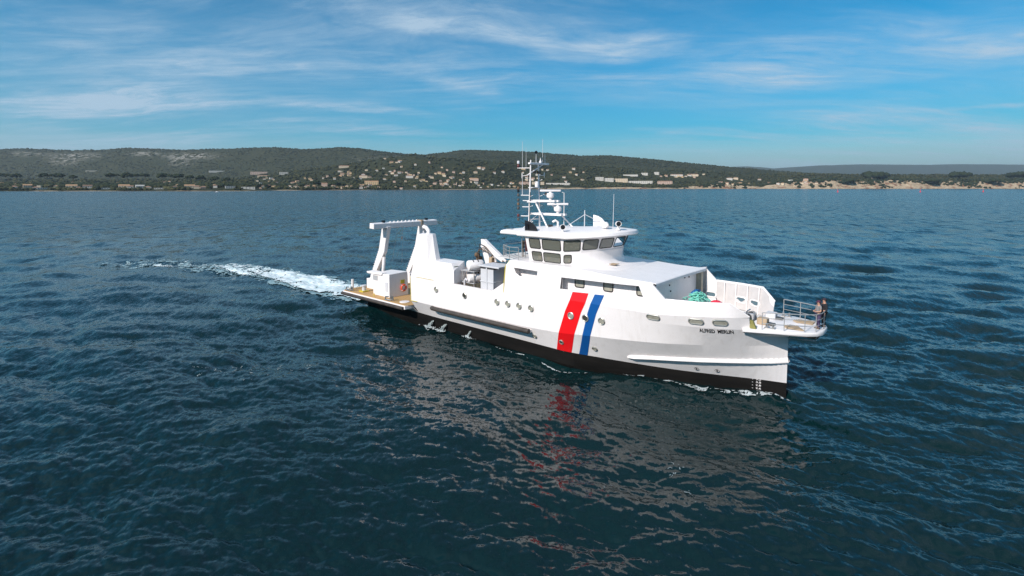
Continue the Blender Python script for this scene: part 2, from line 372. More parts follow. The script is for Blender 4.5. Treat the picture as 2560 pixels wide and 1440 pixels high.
def sea_grid():
    rs = [3.0]
    while rs[-1] < 14: rs.append(rs[-1]+0.5)
    while rs[-1] < 330: rs.append(rs[-1] + rs[-1]**2/(13.5*512)*0.82)
    while rs[-1] < 40000: rs.append(rs[-1]*1.045)
    rs = np.array(rs)
    th = np.concatenate([np.linspace(-66, 66, 1020), np.linspace(68, 292, 90)]); th = np.radians(th)
    n = len(th); Rg, Tg = np.meshgrid(rs, th, indexing='ij')
    x = Rg*np.sin(Tg); y = Rg*np.cos(Tg)
    sp_ = np.maximum(np.gradient(rs)[:,None]*np.ones_like(Tg), Rg*np.gradient(th)[None,:])
    dx, dy, dz = sea_disp(x, y, sp_*0.75)
    rough = np.clip((sp_*0.75-0.15)/4.0, 0, 1)
    X = np.stack([x+dx, y+dy, dz], -1).reshape(-1, 3)
    m = len(rs); a = (np.arange(m-1)[:,None]*n + np.arange(n)[None,:]); b = (np.arange(m-1)[:,None]*n + (np.arange(n)+1)[None,:] % n)
    F = np.stack([a, b, b+n, a+n], -1).reshape(-1, 4)
    return X, F, rough.reshape(-1), m, n
def mesh_np(name, X, F, m=None, smooth=True):
    me = bpy.data.meshes.new(name); k = F.shape[1]
    me.vertices.add(len(X)); me.vertices.foreach_set('co', X.astype(np.float32).ravel())
    me.loops.add(F.size); me.loops.foreach_set('vertex_index', F.astype(np.int32).ravel())
    me.polygons.add(len(F)); me.polygons.foreach_set('loop_start', np.arange(0, F.size, k, dtype=np.int32))
    me.update(calc_edges=True)
    if smooth: me.polygons.foreach_set('use_smooth', np.ones(len(F), bool))
    if m: me.materials.append(m)
    o = bpy.data.objects.new(name, me); COL.objects.link(o); return o
def fattr(o, name, vals):
    a = o.data.attributes.new(name, 'FLOAT', 'POINT'); a.data.foreach_set('value', np.asarray(vals, np.float32))

def water_mat():
    m = bpy.data.materials.new('sea_water'); m.use_nodes = True; t = NT(m.node_tree); b = t.n['Principled BSDF']
    oc = t.add('ShaderNodeTexCoord').outputs['Object']; geo = t.add('ShaderNodeNewGeometry')
    lod = t.add('ShaderNodeAttribute', attribute_name='ripple').outputs['Fac']
    # upwelling colour: deep blue, a little greener in patches
    pn = t.noise(oc, 0.02, 3).outputs[0]
    c = t.mix(pn, (0.0014, 0.0110, 0.0135), (0.0032, 0.0185, 0.0195)); t.l.new(c, b.inputs['Base Color'])
    b.inputs['Roughness'].default_value = 0.07; b.inputs['IOR'].default_value = 1.36
    def slopes(vec, sc, det, amp):
        nz = t.noise(vec, sc, det, 0.55)
        v = t.vmath('SUBTRACT', nz.outputs['Color'], (0.5, 0.5, 0.5))
        v = t.vmath('MULTIPLY', v, (1, 1, 0)); return t.vmath('SCALE', v, None, amp)
    a1 = slopes(t.mapping(oc, rot=(0, 0, R(-70)), scale=(1.7, 0.6, 1)), 1.9, 5, 0.46)                 # hand-sized ripples
    a4 = slopes(t.mapping(oc, rot=(0, 0, R(-62)), scale=(1.4, 0.8, 1)), 6.5, 3, 0.40)
    a1 = t.vmath('ADD', a1, a4)
    far = t.mapping(oc, rot=(0, 0, R(-70)), scale=(1.5, 0.7, 1))
    a2 = slopes(far, 0.28, 4, t.math('MULTIPLY', lod, 1.3))                # waves lost to the mesh spacing far out
    a3 = slopes(far, 0.045, 3, t.math('MULTIPLY', lod, 0.10))
    n = t.vmath('NORMALIZE', t.vmath('ADD', t.vmath('ADD', geo.outputs['Normal'], a1), t.vmath('ADD', a2, a3)))
    t.l.new(n, b.inputs['Normal'])
    t.l.new(t.math('ADD', t.math('MULTIPLY', lod, 0.12), 0.06), b.inputs['Roughness'])
    return m
M['water'] = water_mat()
def build_sea():
    X, F, rough, m, n = sea_grid()
    o = structure(mesh_np('sea', X, F, M['water'])); fattr(o, 'ripple', rough)
    return o
build_sea()

def foam_mat(name, col=(0.72, 0.76, 0.77)):
    m = mat(name, col, 0.85, var=0.35, vscale=1.6, col2=(0.40, 0.55, 0.58), bump=0.6, bscale=9); return m
M['foam'] = foam_mat('foam'); M['foamthin'] = mat('thin_foam', (0.30, 0.41, 0.43), 0.5, var=0.6, vscale=2.2, col2=(0.15, 0.27, 0.31))
M['foamedge'] = mat('foam_flecks', (0.46, 0.51, 0.52), 0.8, var=0.4, vscale=3)

def foam_sheet(name, x, y, keep, m, lift=0.03, bump=0.0, **props):
    """foam lying on the waves: only the cells in keep remain, so the holes are real"""
    dx, dy, dz = sea_disp(x, y, 0*x + 0.1)
    hgt = dz + lift + bump*fbm(x*1.1, y*1.1, 4, 77)
    X = np.stack([x+dx, y+dy, hgt], -1).reshape(-1, 3); a, b = x.shape
    i = (np.arange(a-1)[:,None]*b + np.arange(b-1)[None,:]); kc = keep[:-1,:-1]
    F = np.stack([i, i+1, i+1+b, i+b], -1)[kc]
    used, inv = np.unique(F, return_inverse=True)
    o = mesh_np(name, X[used], inv.reshape(F.shape), m); o['kind'] = 'stuff'
    for k, v in props.items(): o[k] = v
    return o
def wake():
    s = np.arange(2.0, 62, 0.13); c = np.arange(-5.5, 5.5, 0.11); S, Cc = np.meshgrid(s, c, indexing='ij')
    # centre line of the wake: straight aft, bending off to starboard
    yc = np.interp(S, [0, 8, 20, 30, 38, 45, 54, 62], [-0.6, -0.4, -0.9, -1.4, -2.6, -5.4, -9.2, -12.5])
    lx = -S + 0*Cc; ly = yc + Cc
    wx = SHIP_O.x + FWD.x*lx + PORT.x*ly; wy = SHIP_O.y + FWD.y*lx + PORT.y*ly
    half = np.interp(S, [2, 6, 14, 26, 34, 44, 62], [2.7, 3.1, 3.0, 2.8, 2.9, 3.1, 3.2])
    wob = 0.8*(fbm(S/5., Cc/5.+9, 3, 5)-0.5)
    edge = 1 - np.abs(Cc + wob)/half
    dens = np.interp(S, [2, 12, 24, 32, 40, 50, 62], [1.15, 1.1, 0.95, 0.72, 0.52, 0.38, 0.18])
    n1 = fbm(S*0.55, Cc*1.1, 5, 21, 0.62); n2 = fbm(S*1.9, Cc*2.4, 4, 61, 0.6)
    n3 = fbm(S*4.6, Cc*5.2, 3, 91, 0.6); f = 0.50*n1 + 0.30*n2 + 0.20*n3
    thick = f < 0.36 + 0.26*dens*np.clip(edge*3.0, -1, 1) - 0.06*(1-dens)
    thin = (f < 0.53 + 0.14*dens*np.clip(edge*2.2, -2, 1) - 0.10*(1-dens)) & ~thick
    foam_sheet('wake_foam', wx, wy, thick & (edge > -0.1), M['foam'], 0.05, 0.30, label='thick white wake foam trailing behind the stern', category='wake foam')
    foam_sheet('thin_wake_foam', wx, wy, thin & (edge > -0.35), M['foamthin'], 0.03, 0.05, label='thin turquoise churned water around the white wake', category='wake foam')
wake()
def flecks(name, label, region, thr, seed, sx=1.3, sy=2.2, step=0.04, m='foamedge', band=0.014):
    """lacy lines of foam: thin iso-bands of a noise field, inside a soft blob"""
    x0, x1, y0, y1 = region
    X, Y = np.meshgrid(np.arange(x0, x1, step), np.arange(y0, y1, step), indexing='ij')
    f = fbm(X*sx*0.55, Y*sy*0.55, 4, seed); g = fbm(X*0.9, Y*0.9, 3, seed+9)
    ex = np.minimum(np.minimum(X-x0, x1-X)/(x1-x0), np.minimum(Y-y0, y1-Y)/(y1-y0))*4
    fine = fbm(X*4, Y*4, 3, seed+30)
    keep = (np.abs(f-0.5) < band*np.clip(ex, 0, 1)) & (g > thr) & (fine > 0.47)
    if keep[:-1,:-1].sum() < 5: return
    foam_sheet(name, X, Y, keep, M[m], 0.02, 0.0, label=label, category='foam')
M['foamlace'] = mat('foam_lace', (0.26, 0.31, 0.32), 0.7, var=0.5, vscale=3)
flecks('foam_streak', 'lacy foam streaks on the water in front of the bow', (3.5, 8.5, 19.5, 25.5), 0.54, 101, m='foamlace', band=0.010)
flecks('foam_streak', 'short foam streaks left of the red reflection', (-24, -13, 34, 38), 0.52, 131, m='foamlace')
def hull_foam():
    """broken white line where the starboard side meets the water"""
    s = np.arange(12, 43.3, 0.06); c = np.arange(-0.1, 1.5, 0.05); S, C2 = np.meshgrid(s, c, indexing='ij')
    bb = np.interp(S, s, [B0(a) for a in s]); lx = S; ly = -(bb + C2)
    wx = SHIP_O.x + FWD.x*lx + PORT.x*ly; wy = SHIP_O.y + FWD.y*lx + PORT.y*ly
    amp = np.interp(S, [12, 14, 18.5, 20, 24, 30, 34, 36, 39, 42, 43.3], [.3, .55, .55, .2, .35, .45, .35, .5, .95, .95, .8])
    off = np.interp(S, [12, 37, 38.5, 40.5, 42, 43.3], [.2, .3, .9, .8, .35, .1])
    f = fbm(S*1.1, C2*2.0, 4, 301, 0.6)
    keep = (np.abs(C2-off-0.5*(fbm(S*.4, 0*S, 3, 311)-.5)) < 0.30*amp) & (f > 0.62-0.22*amp) & (fbm(S*6, C2*6, 2, 322) > 0.45)
    foam_sheet('waterline_foam', wx, wy, keep, M['foamedge'], 0.03, 0.05, label='broken white foam along the starboard waterline', category='foam')
hull_foam()

# ------------------------------------------------------------------ coast: hills, cliffs, woods, houses
# bearings are given as u = 1280 + 1280*tan(bearing off the view axis); depths along the axis in metres
def prof(us, ys): return lambda u: np.interp(u, us, ys)
CAMH = 13.5
shore_y = prof([-1500,0,600,700,900,1200,1300,1500,1900,2560,4000], [12.6,12.3,12.0,10.4,9.2,7.8,6.9,6.4,6.1,5.9,5.8])
shoreY = lambda u: 1280*CAMH/shore_y(u)
ridge1 = prof([-1500,-700,-300,0,75,190,260,320,460,545,690,760,860,900,940,1010,1060,1110,1150,1200,1270,1350,1450,1520,1600,1700,1800,1900,2000,2300,2960,4000],
              [376,372,378,375,373,378,377,371,377,375,370,375,370,373,379,387,389,384,378,378,380,383,391,390,397,407,417,425,433,440,442,444])
ridge2 = prof([-1500,400,600,700,800,850,900,950,1000,1040,1100,1200,1300,1400,1500,1600,1700,1800,1900,2000,2100,2560,4000],
              [452,452,447,433,421,414,408,398,392,388,397,404,411,414,419,423,427,432,435,436,438,439,440])
ridge3 = prof([-1500,1300,1500,1700,1860,1900,1930,2050,2150,2250,2400,2560,2800,4000], [440,440,436,424,416,418,421,414,411,412.5,411,412,411,413])
def ridge_z(y_px, Y): return CAMH + (466-y_px)*Y/1280.
zplain = prof([-1500,0,600,750,1200,1300,1900,2000,4000], [14,14,14,13,13,22,32,50,50])
zedge = prof([-1500,0,650,1230,1300,1420,1640,1700,1780,1900,1960,2020,2560,4000], [1.6,1.6,1.5,1.5,3,7,9,14,24,16,30,46,46,46])
Y1 = 4600.; Y3 = 14000.
def terrain(u, Y):
    """height of the land at bearing u and depth Y"""
    Ys = shoreY(u); Y2 = np.maximum(2950., Ys+620)
    # ragged cliff edge
    Ysn = Ys + 60*(fbm(u/60., 0*u+3, 3, 8)-0.5)
    z2 = ridge_z(ridge2(u), Y2); z1 = ridge_z(ridge1(u), Y1); zp = zplain(u); ze = zedge(u)*(0.75+0.5*fbm(u/25., 0*u+7, 3, 15))
    z2 = np.maximum(z2, zp+2)
    d = Y - Ysn
    z = np.where(d < 0, -3 + d*0.05, 0)
    def seg(a, b, za, zb, s=True):
        t = np.clip((Y-a)/np.maximum(b-a, 1), 0, 1); t = t*t*(3-2*t) if s else t
        return za + (zb-za)*t
    z = np.where(d >= 0, seg(Ysn, Ysn+12, -0.5, 0.9, False), z)
    z = np.where(d >= 12, seg(Ysn+12, Ysn+26+ze*0.8, 0.9, ze, False), z)
    z = np.where(d >= 26+ze*0.8, seg(Ysn+26+ze*0.8, Ysn+240, ze, np.maximum(zp, ze), False), z)
    z = np.where(d >= 240, seg(Ysn+240, Y2, np.maximum(zp, ze), z2), z)
    dip = np.minimum(z2*0.72, z1*0.6)
    z = np.where(Y >= Y2, seg(Y2, Y2+520, z2, dip), z)
    z = np.where(Y >= Y2+520, seg(Y2+520, Y1, dip, z1), z)
    z = np.where(Y >= Y1, seg(Y1, Y1+1500, z1, z1*0.4), z)
    X = (u-1280)/1280*Y
    nz = (fbm(X/420., Y/420., 5, 50)-0.5)*np.clip((Y-Ysn-200)/900., 0, 1)*46*np.clip(1-np.abs(Y-Y1)/260., 0.25, 1)**0 
    keepr = 1-0.85*np.exp(-((Y-Y1)/330.)**2)-0.8*np.exp(-((Y-Y2)/170.)**2)
    return z + nz*np.clip(keepr, 0.08, 1) + (fbm(X/28., Y/28., 3, 70)-0.5)*3.2*np.clip((d-60)/200, 0, 1)*(1+Y/3500.)
def solve_depth(u, ypx, lo=None):
    """first depth at which the land stands at sight angle ypx in bearing u"""
    Ys = float(shoreY(u)); Y = np.linspace(Ys+14, 5200, 700); uu = np.full_like(Y, u)
    z = terrain(uu, Y); yp = 466-(z-CAMH)*1280/Y; k = np.argmax(yp <= ypx)
    return (float(Y[k]), float(z[k])) if yp[k] <= ypx else (None, None)
def land_mat():
    m = bpy.data.materials.new('wooded_land'); m.use_nodes = True; t = NT(m.node_tree); b = t.n['Principled BSDF']
    oc = t.add('ShaderNodeTexCoord').outputs['Object']; geo = t.add('ShaderNodeNewGeometry')
    n1 = t.noise(oc, 0.05, 6, 0.7).outputs[0]; n2 = t.noise(oc, 0.006, 5, 0.6).outputs[0]
    n3 = t.noise(oc, 0.022, 6, 0.7, 0.4).outputs[0]
    c = t.mix(t.ramp(n1, [(0.38, (0,0,0)), (0.62, (1,1,1))]), (0.020, 0.024, 0.009), (0.070, 0.068, 0.028))
    c = t.mix(t.ramp(n2, [(0.35, (0,0,0)), (0.7, (1,1,1))]), c, (0.034, 0.040, 0.018))
    rock = t.add('ShaderNodeAttribute', attribute_name='rock').outputs['Fac']
    rk = t.math('MULTIPLY', rock, t.ramp(n3, [(0.47, (0,0,0)), (0.56, (1,1,1))]))
    c = t.mix(rk, c, t.mix(n1, (0.26, 0.24, 0.20), (0.42, 0.39, 0.34)))
    sand = t.add('ShaderNodeAttribute', attribute_name='sand').outputs['Fac']
    sc = t.mix(t.noise(oc, 0.09, 6, 0.65).outputs[0], (0.36, 0.26, 0.16), (0.58, 0.47, 0.33))
    sc = t.mix(t.ramp(t.noise(t.mapping(oc, scale=(1,1,3)), 0.03, 4).outputs[0], [(0.5, (0,0,0)), (0.66, (1,1,1))]), sc, (0.24, 0.12, 0.07))
    c = t.mix(t.math('MULTIPLY', sand, t.ramp(n3, [(0.26, (0.0,0.0,0.0)), (0.38, (1,1,1))])), c, sc)
    t.l.new(c, b.inputs['Base Color']); b.inputs['Roughness'].default_value = 0.95; b.inputs['Specular IOR Level'].default_value = 0.1
    bp = t.add('ShaderNodeBump', inp={'Strength': 1.0, 'Distance': 14.0, 'Height': t.noise(oc, 0.045, 6, 0.75).outputs[0]})
    t.l.new(bp.outputs[0], b.inputs['Normal']); return m
M['land'] = land_mat()
def build_land():
    us = np.concatenate([np.linspace(-1300, -120, 60), np.linspace(-100, 2660, 760), np.linspace(2680, 3900, 60)])
    fr = np.concatenate([np.linspace(-0.03, 0.0, 3), np.linspace(0.001, 0.055, 26), np.linspace(0.06, 1.0, 150)**1.0])
    U, Fq = np.meshgrid(us, fr, indexing='ij'); Ys = shoreY(U); Y = Ys + (Y1+1500-Ys)*Fq
    Z = terrain(U, Y); X = (U-1280)/1280*Y
    P = np.stack([X, Y, Z], -1).reshape(-1, 3); a, b = U.shape
    i = (np.arange(a-1)[:,None]*b + np.arange(b-1)[None,:]); F = np.stack([i, i+b, i+b+1, i+1], -1).reshape(-1, 4)
    o = structure(mesh_np('wooded_hills', P, F, M['land']))
    yp = 466-(Z-CAMH)*1280/Y
    def blob(u0, y0, su, sy): return np.exp(-((U-u0)/su)**2-((yp-y0)/sy)**2)
    rock = np.where(Y > 3200, 1.25*blob(200, 391, 55, 7)+1.0*blob(80, 385, 35, 5)+0.8*blob(165, 405, 30, 9)+1.2*blob(480, 391, 55, 7)+1.0*blob(370, 385, 35, 5)+0.8*blob(455, 405, 25, 9)+0.4*blob(950, 400, 60, 8), 0)
    fattr(o, 'rock', np.clip(rock, 0, 1).ravel())
    d = Y-Ys; cl = np.interp(U, [-2000, 1200, 1300, 1650, 1700, 1960, 4000], [0.9, 0.9, 1, 1, 1, 1, 1])
    width = np.interp(U, [-2000, 700, 1300, 1400, 1690, 1800, 1900, 1960, 4000], [22, 22, 26, 34, 36, 66, 42, 72, 78])
    breakup = fbm(U/14., d/30., 4, 90)
    sand = np.clip((width*(0.55+0.8*breakup)-d)/8., 0, 1)*cl
    fattr(o, 'sand', sand.ravel())
    # the far blue ridge
    us = np.linspace(1000, 3900, 420); fr = np.linspace(0, 1, 26); U, Fq = np.meshgrid(us, fr, indexing='ij'); Y = 9500+Fq*8000
    zr = ridge_z(ridge3(U)+3.0*(fbm(U/70., 0*U, 4, 33)-0.5), Y3); prof_ = np.interp(Y, [9500, 11200, 12200, Y3, 17500], [0.0, 0.42, 0.48, 1.0, 0.2])
    X = (U-1280)/1280*Y; Z = zr*prof_ + 40*(fbm(X/700., Y/700., 4, 12)-0.5)*(1-np.exp(-((Y-Y3)/900.)**2)) - 10*(prof_ <= 0)
    P = np.stack([X, Y, Z], -1).reshape(-1, 3); a, b = U.shape
    i = (np.arange(a-1)[:,None]*b + np.arange(b-1)[None,:]); F = np.stack([i, i+b, i+b+1, i+1], -1).reshape(-1, 4)
    o = structure(mesh_np('distant_hills', P, F, M['land'])); fattr(o, 'rock', np.zeros(len(P))); fattr(o, 'sand', np.zeros(len(P)))
build_land()

# ---- houses
WALL = {'white': mat('white_render', (0.52, 0.49, 0.44), 0.9), 'cream': mat('cream_render', (0.58, 0.47, 0.34), 0.9),
        'ochre': mat('ochre_render', (0.54, 0.39, 0.22), 0.9), 'pink': mat('pink_render', (0.46, 0.33, 0.26), 0.9), 'grey': mat('grey_render', (0.36, 0.36, 0.35), 0.9)}
ROOF = {'terracotta': mat('terracotta_tiles', (0.33, 0.19, 0.125), 0.9, var=0.3, vscale=0.6), 'orange tiled': mat('orange_tiles', (0.45, 0.27, 0.15), 0.9, var=0.3, vscale=0.6),
        'flat pale': mat('pale_flat_roof', (0.40, 0.38, 0.35), 0.9), 'brown': mat('brown_tiles', (0.20, 0.12, 0.08), 0.9, var=0.3, vscale=0.6)}
M['window'] = mat('dark_window', (0.03, 0.035, 0.04), 0.15)
HMESH = {}
def house_meshes(w_, d_, h_, kind):
    key = (w_, d_, h_, kind)
    if key in HMESH: return HMESH[key]
    wall = MB().box(-w_/2, w_/2, -d_/2, d_/2, -4, h_)
    roof = MB(); e = 0.5
    if kind == 'flat': roof.box(-w_/2-.15, w_/2+.15, -d_/2-.15, d_/2+.15, h_+.003, h_+0.45)
    elif kind == 'gable':
        t = d_*0.28; wall.add([(-w_/2,-d_/2,h_),(-w_/2,d_/2,h_),(-w_/2,0,h_+t),(w_/2,-d_/2,h_),(w_/2,d_/2,h_),(w_/2,0,h_+t)], [(0,1,2),(3,5,4),(0,2,5,3),(1,4,5,2)])
        for sgn in (-1, 1):
            roof.add([(-w_/2-e, sgn*(d_/2+e), h_-0.25),(w_/2+e, sgn*(d_/2+e), h_-0.25),(w_/2+e,0,h_+t+.12),(-w_/2-e,0,h_+t+.12),
                      (-w_/2-e, sgn*(d_/2+e), h_),(w_/2+e, sgn*(d_/2+e), h_),(w_/2+e,0,h_+t+.4),(-w_/2-e,0,h_+t+.4)],
                     [(0,1,2,3),(4,5,6,7),(0,1,5,4),(1,2,6,5),(3,0,4,7)])
    else:
        t = d_*0.26; q = max(0.1, w_/2-d_/2)
        roof.loft([[(-w_/2-e,-d_/2-e,h_-.05),(w_/2+e,-d_/2-e,h_-.05),(w_/2+e,d_/2+e,h_-.05),(-w_/2-e,d_/2+e,h_-.05)],
                   [(-w_/2-e,-d_/2-e,h_+.2),(w_/2+e,-d_/2-e,h_+.2),(w_/2+e,d_/2+e,h_+.2),(-w_/2-e,d_/2+e,h_+.2)],
                   [(-q,-.1,h_+t),(q,-.1,h_+t),(q,.1,h_+t),(-q,.1,h_+t)]])
    HMESH[key] = (wall.mesh('wall', None), roof.mesh('roof', None)); return HMESH[key]
HOUSES = []          # (X, Y, half width) kept clear of tree crowns
def house(u, ypx, wpx, wall='cream', roof='terracotta', kind='hip', name='house', label='', group=None, hpx=None, dy=None, storeys=None, cat='house', rz=None, windows=0):
    Y, z = solve_depth(u, ypx)
    if Y is None: return
    if dy: Y += dy; z = float(terrain(np.array([float(u)]), np.array([Y]))[0])
    X = (u-1280)/1280*Y; s = Y/1280.
    w_ = max(6., round(wpx*s)); h_ = round((hpx*s) if hpx else (3.4 if (storeys or 1) == 1 else 6.4), 1); d_ = max(7., round(min(w_*0.75, 13)))
    a = -math.atan2(X, Y) + (rz if rz is not None else random.uniform(-0.35, 0.35))
    e = empty(name, (X, Y, z+0.2), a, label, cat, group)
    mw, mr = house_meshes(w_, d_, h_, kind)
    ow = bpy.data.objects.new('wall', mw); orf = bpy.data.objects.new('roof', mr)
    for o_, mm in ((ow, WALL[wall]), (orf, ROOF[roof])):
        COL.objects.link(o_); o_.parent = e
        if not o_.data.materials: o_.data.materials.append(None)
        o_.material_slots[0].link = 'OBJECT'; o_.material_slots[0].material = mm
    if windows:
        wm = HMESH.setdefault('win', MB().box(-0.95, 0.95, -0.12, 0.05, -0.8, 0.8).mesh('window', M['window']))
        ns = max(1, int(h_//3)); nw = windows
        for r_ in range(ns):
            for c_ in range(nw):
                o_ = bpy.data.objects.new('window', wm); COL.objects.link(o_); o_.parent = e
                o_.location = (-w_/2 + (c_+0.5)*w_/nw, -d_/2-0.02, 1.7 + r_*3.1)
    HOUSES.append((X, Y, w_/2+2)); return e
ORD = ['first','second','third','fourth','fifth','sixth','seventh','eighth','ninth','tenth','eleventh','twelfth','thirteenth','fourteenth','fifteenth','sixteenth','seventeenth','eighteenth','nineteenth','twentieth','twenty-first','twenty-second','twenty-third','twenty-fourth','twenty-fifth','twenty-sixth','twenty-seventh','twenty-eighth','twenty-ninth','thirtieth']
# the row along the beach, left
beach = [(8,14,'cream','orange tiled','hip',2,464),(38,15,'grey','terracotta','hip',1,470),(72,17,'cream','orange tiled','gable',2,469),(92,13,'white','terracotta','hip',1,472),
 (108,18,'white','flat pale','flat',1,473),(145,12,'cream','terracotta','hip',1,468),(182,22,'cream','orange tiled','gable',2,470),(200,11,'pink','terracotta','hip',1,472),(222,18,'white','brown','gable',2,471),
 (268,20,'white','flat pale','flat',1,473),(284,13,'ochre','orange tiled','hip',1,466),(313,23,'cream','orange tiled','gable',2,470),(329,11,'white','terracotta','gable',2,472),(352,18,'white','flat pale','gable',2,471),(372,15,'white','terracotta','hip',1,471),
 (400,21,'white','flat pale','flat',1,473),(412,12,'ochre','orange tiled','hip',1,464),(440,14,'white','brown','hip',1,470),(476,22,'cream','orange tiled','gable',2,470),(493,12,'cream','terracotta','gable',2,472),(511,16,'pink','terracotta','hip',1,471),
 (540,9,'white','brown','gable',2,470),(577,21,'grey','flat pale','flat',2,471),(622,31,'white','flat pale','flat',2,473)]
for i, (u, wp, wc, rc, kd, st, yp) in enumerate(beach):
    house(u, yp, wp, wc, rc, kd, 'house', f'{wc} house, {rc} roof, {ORD[i]} from left in beach row', 'houses along the beach', storeys=st, rz=random.uniform(-.15,.15), windows=4 if wp >= 17 else 0)
# single buildings one can pick out
single = [
 (930,463,33,8,'ochre','orange tiled','gable','long_house','long low ochre building with orange roof on the beach',7),
 (812,467,15,7,'pink','terracotta','gable','villa','pink gabled villa alone between dark trees by the shore',0),
 (735,462,14,5,'cream','terracotta','hip','villa','cream villa above the sea wall left of the pink gabled villa',0),
 (712,437,20,6,'white','flat pale','flat','apartment_block','white flat-roofed block below the left hills',5),
 (650,436,38,6,'pink','terracotta','flat','apartment_block','long terraced pinkish block at the foot of the left hills',8),
 (660,444,26,4,'cream','terracotta','hip','terrace','cream row of houses just below the pinkish terraced block',0),
 (545,431,34,3.5,'white','flat pale','flat','terrace','long pale terrace curving over the dark pine belt',0),
 (233,430,22,3,'cream','flat pale','flat','terrace','pale low terrace on the slope above the pine belt, far left',0),
 (863,420,26,4,'cream','terracotta','hip','manor','cream manor crowning the low hill left of the ship',0),
 (910,445,20,5,'cream','terracotta','hip','manor','cream manor halfway up the slope left of the ship mast',0),
 (1186,451,22,4,'pink','orange tiled','hip','long_house','pink long house left of the mast, halfway up',0),
 (1025,445,18,5,'white','terracotta','hip','villa','white villa in the middle of the hillside cluster',0),
 (1498,451,20,8,'white','flat pale','flat','apartment_block','leftmost white apartment block right of the mast',5),
 (1522,454,22,8,'white','flat pale','flat','apartment_block','second white apartment block right of the mast',5),
 (1552,455,32,8,'cream','flat pale','flat','apartment_block','third white apartment block right of the mast',7),
 (1600,459,58,6,'white','flat pale','flat','apartment_block','longest white slab of flats, rightmost of the four right of the mast',12),
 (1661,461,36,7,'pink','terracotta','hip','hotel','pink hotel with terracotta roof above the reddish shore',8),
 (1395,462,60,4,'white','flat pale','flat','terrace','long white seaside terrace immediately right of the mast',10),
 (1345,461,30,6,'cream','terracotta','flat','apartment_block','cream block directly behind the mast',5),
 (1310,462,26,6,'pink','terracotta','hip','apartment_block','pinkish block just left of the mast foot',4),
 (1610,438,16,5,'white','flat pale','flat','apartment_block','small white tower block high on the right slope',4),
 (1640,437,12,6,'white','flat pale','flat','apartment_block','white tower block on the right slope, taller of the two',3),
 (1690,441,30,3.5,'white','terracotta','hip','terrace','white terrace in the upper village on the right slope',6),
 (1730,440,26,3.5,'cream','terracotta','hip','terrace','cream terrace at the right end of the upper village',5),
 (1575,440,36,3,'white','flat pale','flat','terrace','low white wall-like terrace climbing the right slope',0),
 (1822,450,14,4,'white','terracotta','hip','villa','white villa on top of the sandy bluff',0),
 (1837,449,11,4,'cream','terracotta','hip','villa','cream villa beside the white one on the sandy bluff',0),
 (1975,454,12,4,'white','flat pale','flat','villa','white flat-roofed villa above the low pale cliffs',0),
 (2012,453,11,4,'pink','terracotta','hip','villa','pink villa above the low pale cliffs',0),
 (2183,446,13,3,'pink','orange tiled','hip','villa','small pink villa on the wooded plateau behind the cliffs',0),
]
for (u, yp, wp, hp, wc, rc, kd, nm, lb, nw) in single:
    house(u, yp, wp, wc, rc, kd, nm, lb, None, hpx=hp, rz=random.uniform(-.1,.1), cat={'villa':'house','manor':'house','long_house':'house','terrace':'terrace','hotel':'hotel'}.get(nm,'building'), windows=nw)
# the scattered houses on the slopes: zone = (u0, u1, y0, y1, count, phrase)
zones = [(4,640,457,470,30,'grove behind the beach row'),(640,1090,467,473,22,'waterside left of the mast'),(640,800,446,470,20,'low slope under the left hills'),(800,1000,428,460,26,'wooded slope left of the mast'),(960,1080,398,424,10,'crest of the low hill'),
 (1000,1180,432,456,30,'village cluster left of the mast'),(1080,1300,458,470,30,'beach strip left of the mast'),(1100,1290,420,446,9,'upper slope left of the mast'),
 (1290,1460,424,456,24,'slope behind the mast'),(1640,1760,437,447,10,'upper village at right'),(1760,1900,450,464,12,'bluff right of the flats'),(1900,2050,452,462,8,'low cliffs at right'),(660,960,464,472,14,'shore by the pink villa')]
for (u0, u1, y0, y1, n, ph) in zones:
    for k, uu in enumerate(sorted(random.uniform(u0, u1) for _ in range(n))):
        wc = random.choice(['white','cream','cream','ochre','pink','white']); rc = random.choice(['terracotta','terracotta','orange tiled','brown','flat pale'])
        kd = 'flat' if rc == 'flat pale' else random.choice(['hip','gable'])
        house(uu, random.uniform(y0, y1), random.uniform(4.5, 9), wc, rc, kd, 'house', f'{wc} house, {rc} roof, {ORD[k]} from left, {ph}', f'houses, {ph}', storeys=random.choice([1,2,2]))

# ---- woods: crowns scattered over the land (a far wood that reads as one mass), and the big pines one can tell apart
M['foliage'] = mat('foliage', (0.015, 0.022, 0.009), 0.9, var=0.5, vscale=0.025, col2=(0.070, 0.068, 0.028), spec=0.1)
M['hillfoliage'] = mat('hill_foliage', (0.020, 0.026, 0.010), 0.9, var=0.5, vscale=0.006, col2=(0.056, 0.058, 0.024), spec=0.1)
M['pine'] = mat('pine_foliage', (0.014, 0.022, 0.011), 0.9, var=0.5, vscale=0.25, col2=(0.035, 0.044, 0.018), spec=0.1)
M['bark'] = mat('bark', (0.10, 0.07, 0.05), 0.9)
def ico(n=1):
    bm = bmesh.new(); bmesh.ops.create_icosphere(bm, subdivisions=n, radius=1.0)
    v = np.array([q.co[:] for q in bm.verts]); f = np.array([[q.index for q in p.verts] for p in bm.faces]); bm.free(); return v, f
IV, IF = ico(1); IV2, IF2 = ico(2)
